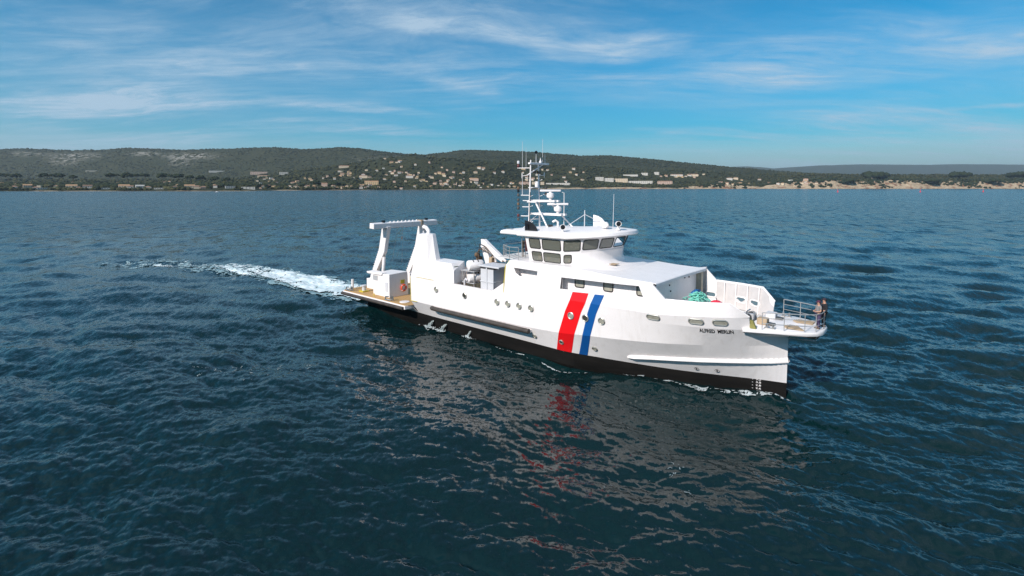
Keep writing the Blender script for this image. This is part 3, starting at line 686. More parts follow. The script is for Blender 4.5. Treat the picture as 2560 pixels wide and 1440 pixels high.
def woods(name, label, n, ulo, uhi, dlo, dhi, rlo, rhi, mname, seed, flat=0.75, dens=None, avoid=True):
    g = np.random.default_rng(seed); U = g.uniform(ulo, uhi, n); D = dlo + (dhi-dlo)*g.uniform(0, 1, n)**1.4
    Y = shoreY(U)+D; X = (U-1280)/1280*Y; Z = terrain(U, Y)
    ok = Z > 1.2
    yp = 466-(Z-CAMH)*1280/Y; ok &= ~((Y > 3200) & (yp > 381) & (yp < 404) & (((U > 45) & (U < 265)) | ((U > 335) & (U < 545))) & (g.uniform(0, 1, n) < 0.75))
    ok &= fbm(X/150., Y/150., 3, seed) > (0.38 if dens is None else dens)
    if avoid:
        H = np.array(HOUSES); b = np.degrees(np.arctan2(X, Y)); hb = np.degrees(np.arctan2(H[:,0], H[:,1])); hw = np.degrees(H[:,2]/H[:,1])
        for q in range(len(H)):
            ok &= ~((np.abs(b-hb[q]) < hw[q]*0.95) & (Y < H[q,1]+9) & (Y > H[q,1]-60))
    X, Y, Z = X[ok], Y[ok], Z[ok]; k = len(X); r = g.uniform(rlo, rhi, k)
    base = IV[None]*(1+0.32*g.normal(size=(k, len(IV), 1))); sc = np.stack([r*g.uniform(.9,1.3,k), r*g.uniform(.9,1.3,k), r*flat*g.uniform(.8,1.3,k)], -1)
    P = base*sc[:,None,:] + np.stack([X, Y, Z + r*flat*0.75], -1)[:,None,:]
    F = IF[None] + (np.arange(k)*len(IV))[:,None,None]
    o = mesh_np(name, P.reshape(-1,3), F.reshape(-1,3), M[mname], smooth=False); o['kind'] = 'stuff'; o['label'] = label; o['category'] = 'woods'
woods('coastal_woods', 'dark woods along the whole far shore', 9000, -200, 2760, 42, 520, 3.5, 7.0, 'foliage', 201)
woods('slope_woods', 'woods covering the slopes behind the shore', 9000, -200, 2760, 300, 1700, 5, 9.5, 'foliage', 211, 0.6, 0.30)
woods('hill_woods', 'woods over the high hills behind the shore', 17000, -200, 2100, 1500, 3300, 4.5, 8.5, 'hillfoliage', 241, 0.42, 0.3, False)
woods('pine_belt', 'dark pine belt behind the beach row on the left', 2600, -200, 760, 190, 420, 6, 10, 'pine', 221, 0.55, 0.25, False)
woods('cliff_top_woods', 'dark bushes on the cliff tops at right', 1500, 1900, 2760, 45, 260, 5, 10, 'pine', 231, 0.6, 0.35)
woods('cliff_face_bushes', 'dark bushes breaking up the sandy cliffs at right', 1100, 1680, 2760, 10, 80, 4, 8.5, 'pine', 251, 0.7, 0.55)
def big_tree(u, ypx_top, wpx, label, group, name='umbrella_pine', dd=None, seed=0, tall=None):
    g = np.random.default_rng(seed+900)
    Y = float(shoreY(u)) + dd; X = (u-1280)/1280*Y; z = float(terrain(np.array([float(u)]), np.array([Y]))[0])
    top = CAMH + (466-ypx_top)*Y/1280; h = max(top - z, 7.0); rw = wpx*Y/1280/2
    e = empty(name, (X, Y, z-0.3), g.uniform(0, 6), label, 'tree', group)
    trunk = MB().tube([(0,0,-1),(0.2,0.1,h*0.5),(0.4,0.0,h*0.8)], [0.6,0.45,0.25], 6)
    for q in range(3):
        a = q*2.1+g.uniform(0,1); trunk.tube([(0.3,0,h*0.5),(math.cos(a)*rw*0.5, math.sin(a)*rw*0.5, h*0.78)], [0.25,0.1], 5)
    trunk.build('trunk', 'bark', e)
    vs, fs = [], []
    ch = min(h*0.5, rw*1.1)
    for q in range(26):
        a = g.uniform(0, 2*math.pi); rr = rw*0.8*math.sqrt(g.uniform()); s_ = rw*g.uniform(0.24, 0.42)
        c = np.array([math.cos(a)*rr, math.sin(a)*rr, h - ch*0.35 - ch*0.45*(rr/rw)**2 + g.uniform(-.5,.3)*ch*0.4])
        P = IV*(1+0.25*g.normal(size=(len(IV),1)))*np.array([s_, s_, s_*0.65]) + c
        fs.append(IF + len(IV)*q); vs.append(P)
    o = mesh_np('crown', np.concatenate(vs), np.concatenate(fs), M['pine'], smooth=False); o.parent = e
pines = [(8,431,22),(25,434,14),(45,431,26),(115,431,24),(135,434,14),(152,431,26),(186,436,18),(280,431,24),(298,434,12),(322,430,28),(345,433,16),(365,431,20),(408,431,24),(428,435,14),(450,431,26),(478,436,20),(505,437,22),(540,439,22),(570,442,20)]
for i, (u, yt, wp) in enumerate(pines):
    big_tree(u, yt, wp, f'dark umbrella pine, {ORD[i]} from the left above the beach row', 'umbrella pines of the pine belt', dd=330+random.uniform(-30,30), seed=i)
for i, (u, yt, wp, lb) in enumerate([(790,449,26,'big dark tree left of the pink gabled villa by the shore'),(838,452,28,'big dark tree right of the pink gabled villa by the shore'),(858,455,20,'rounded dark tree at the right end of the shore grove left of the ship'),
   (755,459,18,'dark tree on the sea wall left of the pink gabled villa'),(2120,446,30,'dark leaning pine clump hanging down the left sandy cliff'),(2110,452,20,'dark pine at the lip of the left sandy cliff'),(2325,446,32,'dark pine clump hanging down the middle sandy cliff'),(2480,447,34,'dark pine clump hanging down the right sandy cliff'),
   (2190,432,60,'broad dark tree mound behind the left cliff'),(2396,432,48,'broad dark tree mound behind the middle cliff'),(2550,432,60,'broad dark tree mound at the right edge')]):
    big_tree(u, yt, wp, lb, None, 'pine_tree' if u > 2000 else 'shore_tree', dd=40 if u > 2100 and yt > 440 else (150 if u > 2000 else 30), seed=50+i)

# ---- spar buoys off the cliffs and a small boat off the beach
for i, (u, yp) in enumerate([(2093, 480.5), (2299, 480.5), (2456, 480.0)]):
    Y = 1280*CAMH/(yp-466); X = (u-1280)/1280*Y
    e = empty('spar_buoy', (X, Y, 0), 0, f'small red spar buoy off the cliffs, {["leftmost","middle","rightmost"][i]} of three', 'buoy', 'red spar buoys')
    MB().lathe([(0.2,-1.5),(1.5,-1.2),(1.6,0.9),(1.1,1.5)], (0,0,0), n=12).build('float', 'redplastic', e, 40)
    MB().lathe([(0.8,1.5),(0.35,5.0),(0.3,6.2)], (0,0,0), n=8).build('tower', 'redplastic', e, 40)
    MB().sphere((0,0,6.5), 0.5).build('top_mark', 'redplastic', e, 60)
Yb = 1280*CAMH/14.6; e = empty('motorboat', ((543-1280)/1280*Yb, Yb, 0), 0.3, 'tiny white motorboat off the beach row on the left', 'boat')
MB().loft([[(-3.4,y,z),(-1,y*1.1,z),(2,y*0.9,z),(4.2,y*0.05,z+.3)] + [(2,-y*0.9,z),(-1,-y*1.1,z),(-3.4,-y,z)] for y, z in ((-0.7,-0.4),(-1.25,0.4),(-1.4,1.1))]).build('hull', 'white2', e)
MB().loft([[(-1.2,-0.9,1.1),(1.6,-0.7,1.1),(1.6,0.7,1.1),(-1.2,0.9,1.1)], [(-1.0,-0.8,2.4),(0.7,-0.6,2.4),(0.7,0.6,2.4),(-1.0,0.8,2.4)]]).build('cabin', 'white2', e)

# ------------------------------------------------------------------ the ship (local frame: X forward, Y to port, Z up, waterline 0)
ship = empty('research_ship', SHIP_O, HD, 'white research ship with red and blue hull stripes and stern gantry under way', 'ship')
def part(mb, name, m, parent=ship, smooth=None, bevel=0.0, **kw): return mb.build(name, m, parent, smooth, bevel, **kw)
def frange(a, b, n): return [a + (b-a)*i/n for i in range(n+1)]
XS = sorted(set([round(x, 3) for x in frange(10.9, 28, 18) + frange(28, 41.4, 34) + [41.45, 41.5, 41.8, 42.1, 42.35, 42.6, 42.8, 42.92, 43.0]]))
def strip(fa, fb, xs, side):
    """loft between two lines given as X -> (b, z)"""
    mb = MB(); vs = []
    for x in xs:
        for f in (fa, fb): b, z = f(x); vs.append((x + (0.02 if x >= 43 else 0), side*b, z))
    mb.add(vs, [(2*i, 2*i+2, 2*i+3, 2*i+1) for i in range(len(xs)-1)]); return mb
def lofted(levels_f, xs, sides=(-1, 1)):
    mb = MB(); n = len(levels_f)
    for sgn in sides:
        vs = [(x, sgn*f(x)[0], f(x)[1]) for x in xs for f in levels_f]
        mb.add(vs, [(i*n+j, (i+1)*n+j, (i+1)*n+j+1, i*n+j+1) for i in range(len(xs)-1) for j in range(n-1)])
    return mb
Lm = lambda X: (.75*B0(X), -1.6)
L0 = lambda X: (B0(X), 0.0)
L1 = lambda X: (B1(X), 1.05)
LK = lambda X: (KB(X), KZ(X))
LM = lambda X: (MB_(X), MZ(X))
LU = lambda X: (UB(X), UZ(X))
LT = lambda X: (TB(X), TZ(X))
ang = 7
hull = part(lofted([L1, LK, LM], XS), 'hull', 'white', smooth=ang)
XU = [x for x in XS if x <= 41.46]
for sgn in (-1, 1): part(lofted([LM, LU], XU, (sgn,)), 'sheer_strake', 'white', smooth=ang)
boot = part(lofted([Lm, L0, L1], XS), 'boot_topping', 'black', smooth=25)
# after body under the open stern deck
xa = frange(1.2, 10.9, 8)
part(lofted([Lm, L0, L1], xa), 'after_boot_topping', 'black', smooth=25)
LA = lambda X: (B1(X)+.55, 1.6)
part(lofted([L1, LA], xa), 'after_hull', 'white', smooth=25)
part(MB().add([(1.2,-2.7,-1.6),(1.2,2.7,-1.6),(1.2,3.48,0),(1.2,3.6,1.05),(1.2,4.15,1.6),(1.2,-4.15,1.6),(1.2,-3.6,1.05),(1.2,-3.48,0)], [(0,1,2,3,4,5,6,7)]), 'transom', 'black')
part(MB().add([(10.9,-4.88,2.4),(10.9,4.88,2.4),(10.9,4.95,4.85),(10.9,-4.95,4.85),(10.9,-4.4,1.6),(10.9,4.4,1.6)], [(0,1,2,3),(4,5,1,0)]), 'after_bulkhead', 'white')
# decks
ad = part(MB().loft([[(x,y,z) for x,y in ((-1.3,-4.9),(-0.8,-5.42),(10.6,-5.42),(10.6,5.42),(-0.8,5.42),(-1.3,4.9))] for z in (1.5, 1.86)]), 'after_deck_slab', 'white', bevel=.04)
part(MB().prism([(-1.15,-4.85),(-0.75,-5.27),(10.5,-5.27),(10.9,-4.3),(10.9,4.3),(10.5,5.27),(-0.75,5.27),(-1.15,4.85)], 1.862, 1.90), 'after_deck', 'deck')
part(MB().tube([(-1.25,-5.0,1.62),(-0.75,-5.52,1.62),(10.45,-5.52,1.62)], .17, 10), 'after_deck_fender', 'rubber', smooth=50)
part(MB().tube([(-1.42,4.9,1.62),(-1.42,-4.85,1.62)], .15, 10), 'transom_fender', 'rubber', smooth=50)
part(MB().box(11.0, 23.3, -4.82, 4.82, 3.9, 4.02), 'work_deck', 'deck')
fd = [(x, hull_b(x, 4.30)-.06) for x in (35.6, 36.5, 37.5, 38.5, 39.5, 40.4, 41.0, 41.4)]
part(MB().prism([(x,-b) for x,b in fd] + [(x,b) for x,b in reversed(fd)], 4.30, 4.42), 'fore_deck', 'deckwhite')
# bulwark of the work deck: inner skin and capping
def bulwark_xs(): return frange(11.0, 22.2, 14)
capf = lambda X: 4.85 if X < 22 else 4.86
for sgn in (-1, 1):
    vs = []; xs = bulwark_xs()
    for x in xs: vs += [(x, sgn*4.95, 4.852), (x, sgn*4.80, 4.852), (x, sgn*4.80, 4.0)]
    part(MB().add(vs, [(3*i+j, 3*i+3+j, 3*i+4+j, 3*i+1+j) for i in range(len(xs)-1) for j in range(2)]), 'work_deck_bulwark', 'white', smooth=30)
# upper side: house wall with its recesses, forward bulwark
R0 = lambda X: (hull_b(X, 5.93+.31*(X-28.8)/6.6), 5.93+.31*(X-28.8)/6.6)
R1 = lambda X: (hull_b(X, 6.42), 6.42)
SIDE = {-1: MB(), 1: MB()}
def add_strip(fa, fb, xs, sgn): m_ = strip(fa, fb, xs, sgn); SIDE[sgn].add(m_.v, m_.f)
for sgn in (-1, 1):
    add_strip(LU, LT, [23.2, 23.6, 24.1], sgn)
    add_strip(LU, R1, frange(24.1, 26.5, 4), sgn)
    add_strip(LU, LT, frange(26.5, 28.75, 4), sgn)
    add_strip(LU, R0, [28.75, 29.5, 30.5, 31.5, 32.5, 33.5, 34.5, 35.4], sgn)
    add_strip(LU, LT, [35.4, 35.7, 36.05], sgn)
    SIDE[sgn].add([(35.05, sgn*TB(35.05), TZ(35.05)), (35.4, sgn*TB(35.4), TZ(35.4)), (35.4, sgn*R0(35.4)[0], R0(35.4)[1])], [(0,1,2)])
    # rounded after corner of the small recess
    SIDE[sgn].add([(24.1, sgn*hull_b(24.1,6.42), 6.42), (24.75, sgn*hull_b(24.7,6.42), 6.421), (24.35, sgn*hull_b(24.3,6.6), 6.62), (24.15, sgn*hull_b(24.1,6.9), 6.93), (24.1, sgn*4.7, 7.0)], [(0,1,2),(0,2,3),(0,3,4)])
    # rise from the bulwark cap to the house side
    SIDE[sgn].add([(21.9, sgn*4.95, 4.853), (23.2, sgn*UB(23.2), UZ(23.2)), (23.2, sgn*4.86, 5.72)], [(0,1,2)])
for sgn in (-1, 1): part(SIDE[sgn], 'house_side', 'white', smooth=ang)
XF = [36.05, 36.45, 36.9, 37.5, 38.2, 38.9, 39.5, 40.0, 40.5, 41.0, 41.45]
for sgn, nm in ((-1, 'fore_bulwark'), (1, 'fore_bulwark')):
    vs = []; t_ = .13
    for x in XF: (b0, z0), (b1, z1) = LU(x), LT(x); vs += [(x, sgn*b0, z0), (x, sgn*b1, z1), (x, sgn*(b1-t_), z1), (x, sgn*(min(b0-t_, hull_b(x, 4.42)-.08)), 4.42)]
    part(MB().add(vs, [(4*i+j, 4*i+4+j, 4*i+5+j, 4*i+1+j) for i in range(len(XF)-1) for j in range(3)] + [(0,1,2,3), tuple(4*(len(XF)-1)+j for j in (3,2,1,0))]), nm, 'white', smooth=20)
    lv = [q for x in XF[2:] for q in ((x, sgn*(TB(x)-.145), TZ(x)-.05), (x, sgn*(min(UB(x)-.13, hull_b(x, 4.42)-.08)-.015), 4.43))]
    part(MB().add(lv, [(2*i, 2*i+2, 2*i+3, 2*i+1) for i in range(len(XF)-3)]), 'bulwark_toning_sheet', 'suntoned', smooth=20)  # added sheet, painted greyer so the sunlit inner face looks less bright
    rail = [(x, sgn*(TB(x)-.06), TZ(x)+.02) for x in XF[2:]]
    part(MB().tube(rail, .06, 6), 'bulwark_capping', 'white2', smooth=50)
    for x in (37.6, 38.5, 39.4, 40.3):
        b1, z1 = TB(x)-.13, TZ(x)-.03; bi = UB(x)-.13
        part(MB().plate([(sgn*b1, z1), (sgn*(b1-.22), z1), (sgn*(hull_b(x, 4.43)-.2), 4.43), (sgn*(hull_b(x, 4.43)-.1), 4.43)], 'x', x-.03, x+.03), 'bulwark_stay', 'white2')
# eave band, roof and front fascia of the deckhouse
EX = [23.25, 23.6, 24.1, 25, 26.5, 28.75, 30.3, 31.8, 33.7, 35.1, 36.05]
EZ = lambda X: float(np.interp(X, [23.2, 28.75, 31.8, 33.7, 36.05], [7.50, 7.50, 7.34, 7.22, 7.16]))
EB = lambda X: 4.22
band = MB()
for sgn in (-1, 1):
    vs = []
    for x in EX: vs += [(x, sgn*TB(x), TZ(x)), (x, sgn*(TB(x)-.02), TZ(x)+.14), (x, sgn*(EB(x)+.07), EZ(x)-.06), (x, sgn*EB(x), EZ(x))]
    band.add(vs, [(4*i+j, 4*i+4+j, 4*i+5+j, 4*i+1+j) for i in range(len(EX)-1) for j in range(3)])
    band.add([vs[0], vs[1], vs[2], vs[3], (23.25, sgn*3.9, 7.0)], [(0,1,2,3,4)])
    band.add([(x, sgn*b, TZ(x)) for x in EX for b in (TB(x), 3.9)], [(2*i, 2*i+2, 2*i+3, 2*i+1) for i in range(len(EX)-1)])   # soffit
part(band, 'eave', 'white', smooth=30)
rv = []; ny = 9
for x in EX:
    for k in range(ny): yy = -EB(x)+2*EB(x)*k/(ny-1); rv.append((x, yy, EZ(x)+.04*(1-(yy/4.22)**2)))
roof = part(MB().add(rv, [(i*ny+k, (i+1)*ny+k, (i+1)*ny+k+1, i*ny+k+1) for i in range(len(EX)-1) for k in range(ny-1)]), 'deckhouse_roof', 'white2', smooth=30)
part(MB().loft([[(36.05, y, EZ(36.05)+.04*(1-(y/4.22)**2)-dz) for y in np.linspace(-4.22,4.22,9)] for dz in (0,)] , cap=False).add(
    [(36.05+dx, y, EZ(36.05)+.04*(1-(y/4.22)**2)-dz) for y in np.linspace(-4.3,4.3,11) for dx, dz in ((0,0.0),(.05,.05),(.05,.22),(-.4,.26))],
    [(4*i+j, 4*i+4+j, 4*i+5+j, 4*i+1+j) for i in range(10) for j in range(3)]), 'roof_fascia', 'white2', smooth=30)
core = part(MB().box(23.3, 35.6, -3.9, 3.9, 4.2, 7.05), 'deckhouse_core', 'white')
part(MB().box(28.2, 35.58, -4.75, -3.902, 5.05, 5.12).box(23.35, 27.5, -4.72, -3.902, 6.0, 6.06), 'side_passage_deck', 'deckwhite')
part(MB().add([(28.78,-4.66,5.2),(28.78,-4.66,6.76),(28.4,-3.9,7.0),(28.4,-3.9,5.2)], [(0,1,2,3)]).add([(26.5,-4.7,6.1),(26.5,-4.68,6.97),(26.7,-3.9,7.0),(26.7,-3.9,6.1)], [(0,1,2,3)]).add([(24.1,-4.7,6.1),(24.1,-4.7,7.0),(24.0,-3.9,7.0),(24.0,-3.9,6.1)], [(0,1,2,3)]), 'recess_end', 'white')
part(MB().add([(23.21,-4.9,4.0),(23.21,4.9,4.0),(23.21,4.9,5.75),(23.21,4.7,7.0),(23.21,-4.7,7.0),(23.21,-4.9,5.75)], [(0,1,2,3,4,5)]).add([(23.21,-4.7,7.0),(23.21,4.7,7.0),(23.21,4.2,7.48),(23.21,-4.2,7.48)],[(0,1,2,3)]), 'house_after_wall', 'white')
part(MB().tube([(23.2,-4.93,4.9),(23.2,-4.9,5.72),(23.2,-4.72,7.0),(23.2,-4.25,7.44)], .035, 6), 'yellow_edge_trim', 'yellow')

def rrect(w_, h_, r, n=4):
    pts = []
    for cx_, cy_, a0 in ((w_/2-r, h_/2-r, 0), (-w_/2+r, h_/2-r, 90), (-w_/2+r, -h_/2+r, 180), (w_/2-r, -h_/2+r, 270)):
        for k in range(n+1): a = R(a0+90*k/n); pts.append((cx_+r*math.cos(a), cy_+r*math.sin(a)))
    return pts
def frame_and_pane(c, ux, uy, un, w_, h_, r, fw, pane_m, frame_m, name, parent=ship, depth=.05, sink=.0, shear=0.0, pane='pane'):
    """rounded frame ring standing proud of a surface, pane inside it"""
    c, ux, uy, un = Vector(c), Vector(ux).normalized(), Vector(uy).normalized(), Vector(un).normalized()
    def P(p, d): return tuple(c + ux*(p[0]+shear*p[1]) + uy*p[1] + un*d)
    o_ = rrect(w_+2*fw, h_+2*fw, r+fw); i_ = rrect(w_, h_, r); n = len(o_)
    vs = [P(p, -.02) for p in o_] + [P(p, depth*.7) for p in o_] + [P(p, depth) for p in rrect(w_+fw, h_+fw, r+fw/2)] + [P(p, depth*.8) for p in i_] + [P(p, -.02+sink) for p in i_]
    fs = [(j*n+k, j*n+(k+1)%n, (j+1)*n+(k+1)%n, (j+1)*n+k) for j in range(4) for k in range(n)]
    f = part(MB().add(vs, fs), name, frame_m, parent, smooth=50)
    part(MB().add([P(p, .006+sink) for p in i_], [tuple(range(n))]), pane, pane_m, f)
    return f
def on_hull(X, z):
    """point, along, up, normal on the starboard side"""
    p = Vector((X, -hull_b(X, z), z)); px_ = Vector((X+.15, -hull_b(X+.15, z), z)); pz = Vector((X, -hull_b(X, z+.08), z+.08))
    ux = (px_-p).normalized(); uz = (pz-p).normalized(); n = ux.cross(uz).normalized()
    if n.y > 0: n = -n
    return p, ux, uz, n
for i, (X, z, d, dark) in enumerate([(14.78,4.0,.40,0),(18.59,3.98,.40,1),(22.47,4.0,.40,0),(23.67,4.02,.40,0),(24.86,4.04,.40,0),(26.08,4.04,.40,0),(29.81,4.09,.40,0),(31.04,4.12,.40,1),(32.34,4.12,.40,0),(26.14,1.79,.26,0),(28.71,1.83,.26,1),(31.37,1.80,.26,0)]):
    p, ux, uz, n = on_hull(X, z)
    frame_and_pane(p, ux, uz, n, d, d, d/2-.001, .075, 'portglassdark' if dark else 'portglass', 'brass', 'porthole', depth=.09, sink=.035)
for X, z in ((36.14,5.04),(38.76,5.13),(40.04,5.17)):
    p, ux, uz, n = on_hull(X, z)
    frame_and_pane(p, ux, uz, n, .78, .26, .128, .075, 'portglass', 'brass', 'oval_port', depth=.08, sink=.03)
for X in (36.5, 38.9, 40.0):                         # ports seen from inside the port bulwark
    b0, b1 = min(UB(X)-.13, hull_b(X, 4.42)-.08)-.015, TB(X)-.145; zz = 5.15; t_ = (zz-4.43)/(TZ(X)-4.48); yy = b0+(b1-b0)*t_-.012
    tx = Vector((1, (UB(X+.3)-UB(X-.3))/.6, 0)); n = Vector((tx.y, -1, 0))
    frame_and_pane((X, yy-.01, zz), tx, (0,0,1), n, .72, .30, .14, .10, 'seapane', 'white2', 'inner_port', depth=.06)
for X0, X1, z0, z1 in ((29.45,30.3,6.13,6.62),(31.9,32.7,6.16,6.66),(34.5,35.15,6.2,6.74)):
    frame_and_pane(((X0+X1)/2, -3.9, (z0+z1)/2), (1,0,0), (0,0,1), (0,-1,0), X1-X0-.12, z1-z0+.1, .1, .07, 'portglass', 'lettering', 'side_window', depth=.05)

# painted stripes, lettering and marks, all laid 6 mm off the plating
def stripe(left, right, m, label):
    """left/right: (X, z) from top to bottom; follows the plating"""
    mb = MB(); rows = []
    for (xl, zl), (xr, zr), (xl2, zl2), (xr2, zr2), k in [(left[i], right[i], left[i+1], right[i+1], i) for i in range(len(left)-1)]:
        for s_ in range(6 + (1 if k == len(left)-2 else 0)):
            t_ = s_/6; a = (xl+(xl2-xl)*t_, zl+(zl2-zl)*t_); b = (xr+(xr2-xr)*t_, zr+(zr2-zr)*t_); rows.append((a, b))
    n = 7; vs = []
    for a, b in rows:
        for k in range(n):
            x = a[0]+(b[0]-a[0])*k/(n-1); z = a[1]+(b[1]-a[1])*k/(n-1); vs.append((x, -hull_b(x, z)-.022, z))
    mb.add(vs, [(i*n+k, i*n+k+1, (i+1)*n+k+1, (i+1)*n+k) for i in range(len(rows)-1) for k in range(n-1)])
    part(mb, 'hull_stripe', m, smooth=8, label=label)
def zf(f, X): return f(X)[1]
stripe([(29.9,5.86),(29.72,zf(LU,29.72)),(29.3,zf(LM,29.3)),(28.68,zf(LK,28.68)),(28.05,1.055)], [(31.25,5.93),(31.07,zf(LU,31.07)),(30.68,zf(LM,30.68)),(30.05,zf(LK,30.05)),(29.35,1.055)], 'red', 'red slanted hull stripe')
stripe([(31.76,5.93),(31.50,zf(LU,31.5)),(31.22,zf(LM,31.22)),(30.73,zf(LK,30.73)),(29.95,1.055)], [(32.52,5.97),(32.25,zf(LU,32.25)),(31.92,zf(LM,31.92)),(31.37,zf(LK,31.37)),(30.6,1.055)], 'blue', 'narrow blue slanted hull stripe')
def text_on_hull(body, X0, X1, z0, hgt, m, name, lift=.024, bold=0.03):
    cu = bpy.data.curves.new('t', 'FONT'); cu.body = body; cu.offset = bold*0.5; cu.resolution_u = 3
    ob = bpy.data.objects.new('t', cu); COL.objects.link(ob); dg = bpy.context.evaluated_depsgraph_get()
    me = bpy.data.meshes.new_from_object(ob.evaluated_get(dg)); bpy.data.objects.remove(ob)
    bm = bmesh.new(); bm.from_mesh(me); bmesh.ops.subdivide_edges(bm, edges=[e for e in bm.edges if e.calc_length() > 0.25], cuts=2); bmesh.ops.triangulate(bm, faces=bm.faces)
    xs = [v.co.x for v in bm.verts]; ys = [v.co.y for v in bm.verts]; xa_, xb_, ya_, yb_ = min(xs), max(xs), min(ys), max(ys)
    for v in bm.verts:
        x = X0+(X1-X0)*(v.co.x-xa_)/(xb_-xa_); zb_ = z0[0]+(z0[1]-z0[0])*(v.co.x-xa_)/(xb_-xa_); z = zb_+hgt*(v.co.y-ya_)/(yb_-ya_)
        v.co = (x, -hull_b(x, z)-lift, z)
    bm.to_mesh(me); bm.free(); me.materials.clear(); me.materials.append(M[m])
    o = bpy.data.objects.new(name, me); COL.objects.link(o); o.parent = ship; return o
text_on_hull('ALFRED  MERLIN', 38.88, 40.66, (4.40, 4.44), .26, 'lettering', 'name_lettering', lift=.03, bold=.045)
for k, tx in enumerate(('3.2', '3.0', '2.8', '2.6')):
    z_ = .99-.2*k
    text_on_hull('-  '+tx, 41.12, 41.62, (z_, z_), .12, 'white2', 'draught_mark', bold=.03)
for X, z in ((38.06,1.40),(39.25,1.42)):
    p, ux, uz, n = on_hull(X, z); r = .15
    ring = [p + n*.04 + (ux*math.cos(a) + uz*math.sin(a))*r for a in (2*math.pi*k/20 for k in range(20))]
    d = part(MB().add([tuple(q) for q in ring], [tuple(range(20))]), 'thruster_mark', 'lettering')
    for s_ in (0, 1):
        q_ = [p + n*.048] + [p + n*.048 + (ux*math.cos(a) + uz*math.sin(a))*r*.86 for a in (R(45+180*s_-90+k*15) for k in range(7))]
        part(MB().add([tuple(q) for q in q_], [tuple(range(8))]), 'white_sector', 'white2', d)
# spray rail at the bow
def spray(sgn):
    vs = []; xs = [33.7, 34.2, 35.5, 37, 38.5, 40, 41.3, 42.3, 43.0]
    for x in xs:
        z_ = float(np.interp(x, [33.7, 35.7, 37.24, 40.63, 43], [1.55, 1.86, 2.04, 2.36, 2.48])); b = hull_b(x, z_+.12); w_ = min(.22, (x-33.6)*.5); out = w_ if x < 42.9 else .12
        vs += [(x, sgn*(b-.03), z_+.26), (x+(.1 if x > 42.9 else 0), sgn*(hull_b(x, z_)+out), z_), (x+(.1 if x > 42.9 else 0), sgn*(hull_b(x, z_)+out), z_-.07), (x, sgn*(hull_b(x, z_-.1)-.03), z_-.10)]
    return MB().add(vs, [(4*i+j, 4*i+4+j, 4*i+5+j, 4*i+1+j) for i in range(len(xs)-1) for j in range(3)] + [(0,1,2,3)])
for sgn in (-1, 1): part(spray(sgn), 'spray_rail', 'white', smooth=15)
f_ = part(MB().tube([(14.2,-5.0,2.2),(14.35,-5.08,2.2)] + [(x,-5.1,2.2+.003*(x-14)) for x in frange(15, 26.0, 8)], .20, 12), 'hull_fender', 'rubber', smooth=50)
part(MB().box(14.3, 26.0, -4.95, -4.6, 2.1, 2.3), 'fender_backing', 'white', f_)

# ---- bow platform
PO = [(41.15,3.0),(42.2,2.62),(43.3,2.15),(44.3,1.66),(44.8,1.2),(44.98,.65),(45.0,0)]
pol = [(x,-y) for x,y in PO] + [(x,y) for x,y in reversed(PO[:-1])]
PZ = lambda x: 4.80 + .02*(x-41)
plat = part(MB().loft([[(x, y*.96, PZ(x)-.22) for x,y in pol], [(x, y, PZ(x)-.14) for x,y in pol], [(x, y, PZ(x)-.02) for x,y in pol], [(x-.03, y*.985, PZ(x)+.02) for x,y in pol]]), 'bow_platform', 'white2', smooth=40)
part(MB().loft([[(41.4,-2.3,4.3),(43.1,-.75,4.2),(43.1,.75,4.2),(41.4,2.3,4.3)], [(41.4,-2.6,4.6),(43.6,-1.2,4.62),(43.6,1.2,4.62),(41.4,2.6,4.6)]]), 'platform_bracket', 'white', plat)
part(MB().box(43.5, 44.7, -.55, .55, 4.30, 4.64), 'anchor_pocket', 'darkgrey', plat, bevel=.05)
part(MB().tube([(43.3,-1.15,4.28),(44.6,-.6,4.22),(44.7,-.6,4.62)], .035, 6).tube([(44.6,-.6,4.22),(44.6,.5,4.22)], .03, 6), 'boarding_pipe', 'railsteel', plat, smooth=50)
for x0, y0, x1, y1 in ((42.9,-1.35,44.1,-.45), (43.0,.55,44.2,1.35)):
    g_ = MB()
    for k in range(6): yy = y0+(y1-y0)*k/6; g_.box(x0+.25*abs(k-2.5)/2.5, x1-.1*k if y0 < 0 else x1, yy, yy+(y1-y0)/7.5, PZ(43)+.06, PZ(43)+.12)
    part(g_, 'deck_grating', 'tan', plat, kind='stuff')
def railing(name, path, zt, posts, mids=(.5,), r=.024, m='railsteel', parent=ship):
    top = [(x, y, z+zt) for x, y, z in path]
    o = part(MB().tube(top, r*1.25, 6), name, m, parent, smooth=60)
    for q in mids: part(MB().tube([(x, y, z+zt*q) for x, y, z in path], r*.8, 6), 'rail_bar', m, o, smooth=60)
    for p in posts: part(MB().tube([tuple(p), (p[0], p[1], p[2]+zt)], r, 6), 'rail_post', m, o, smooth=60)
    return o
pr = [(x-.1, y*.93, PZ(x)+.02) for x,y in PO]
railing('bow_railing', [(x,-y,z) for x,y,z in pr[1:]] , 1.05, [(x,-y,z) for x,y,z in pr[1:5]], (.36,.68))
railing('bow_railing', [(x,y,z) for x,y,z in pr[1:]], 1.05, [(x,y,z) for x,y,z in pr[1:5]] + [pr[6]], (.36,.68))
part(MB().plate([(41.45,4.86),(41.8,4.86),(41.62,5.3),(41.4,5.4)], 'y', -2.62, -2.42), 'mooring_chock', 'olive')
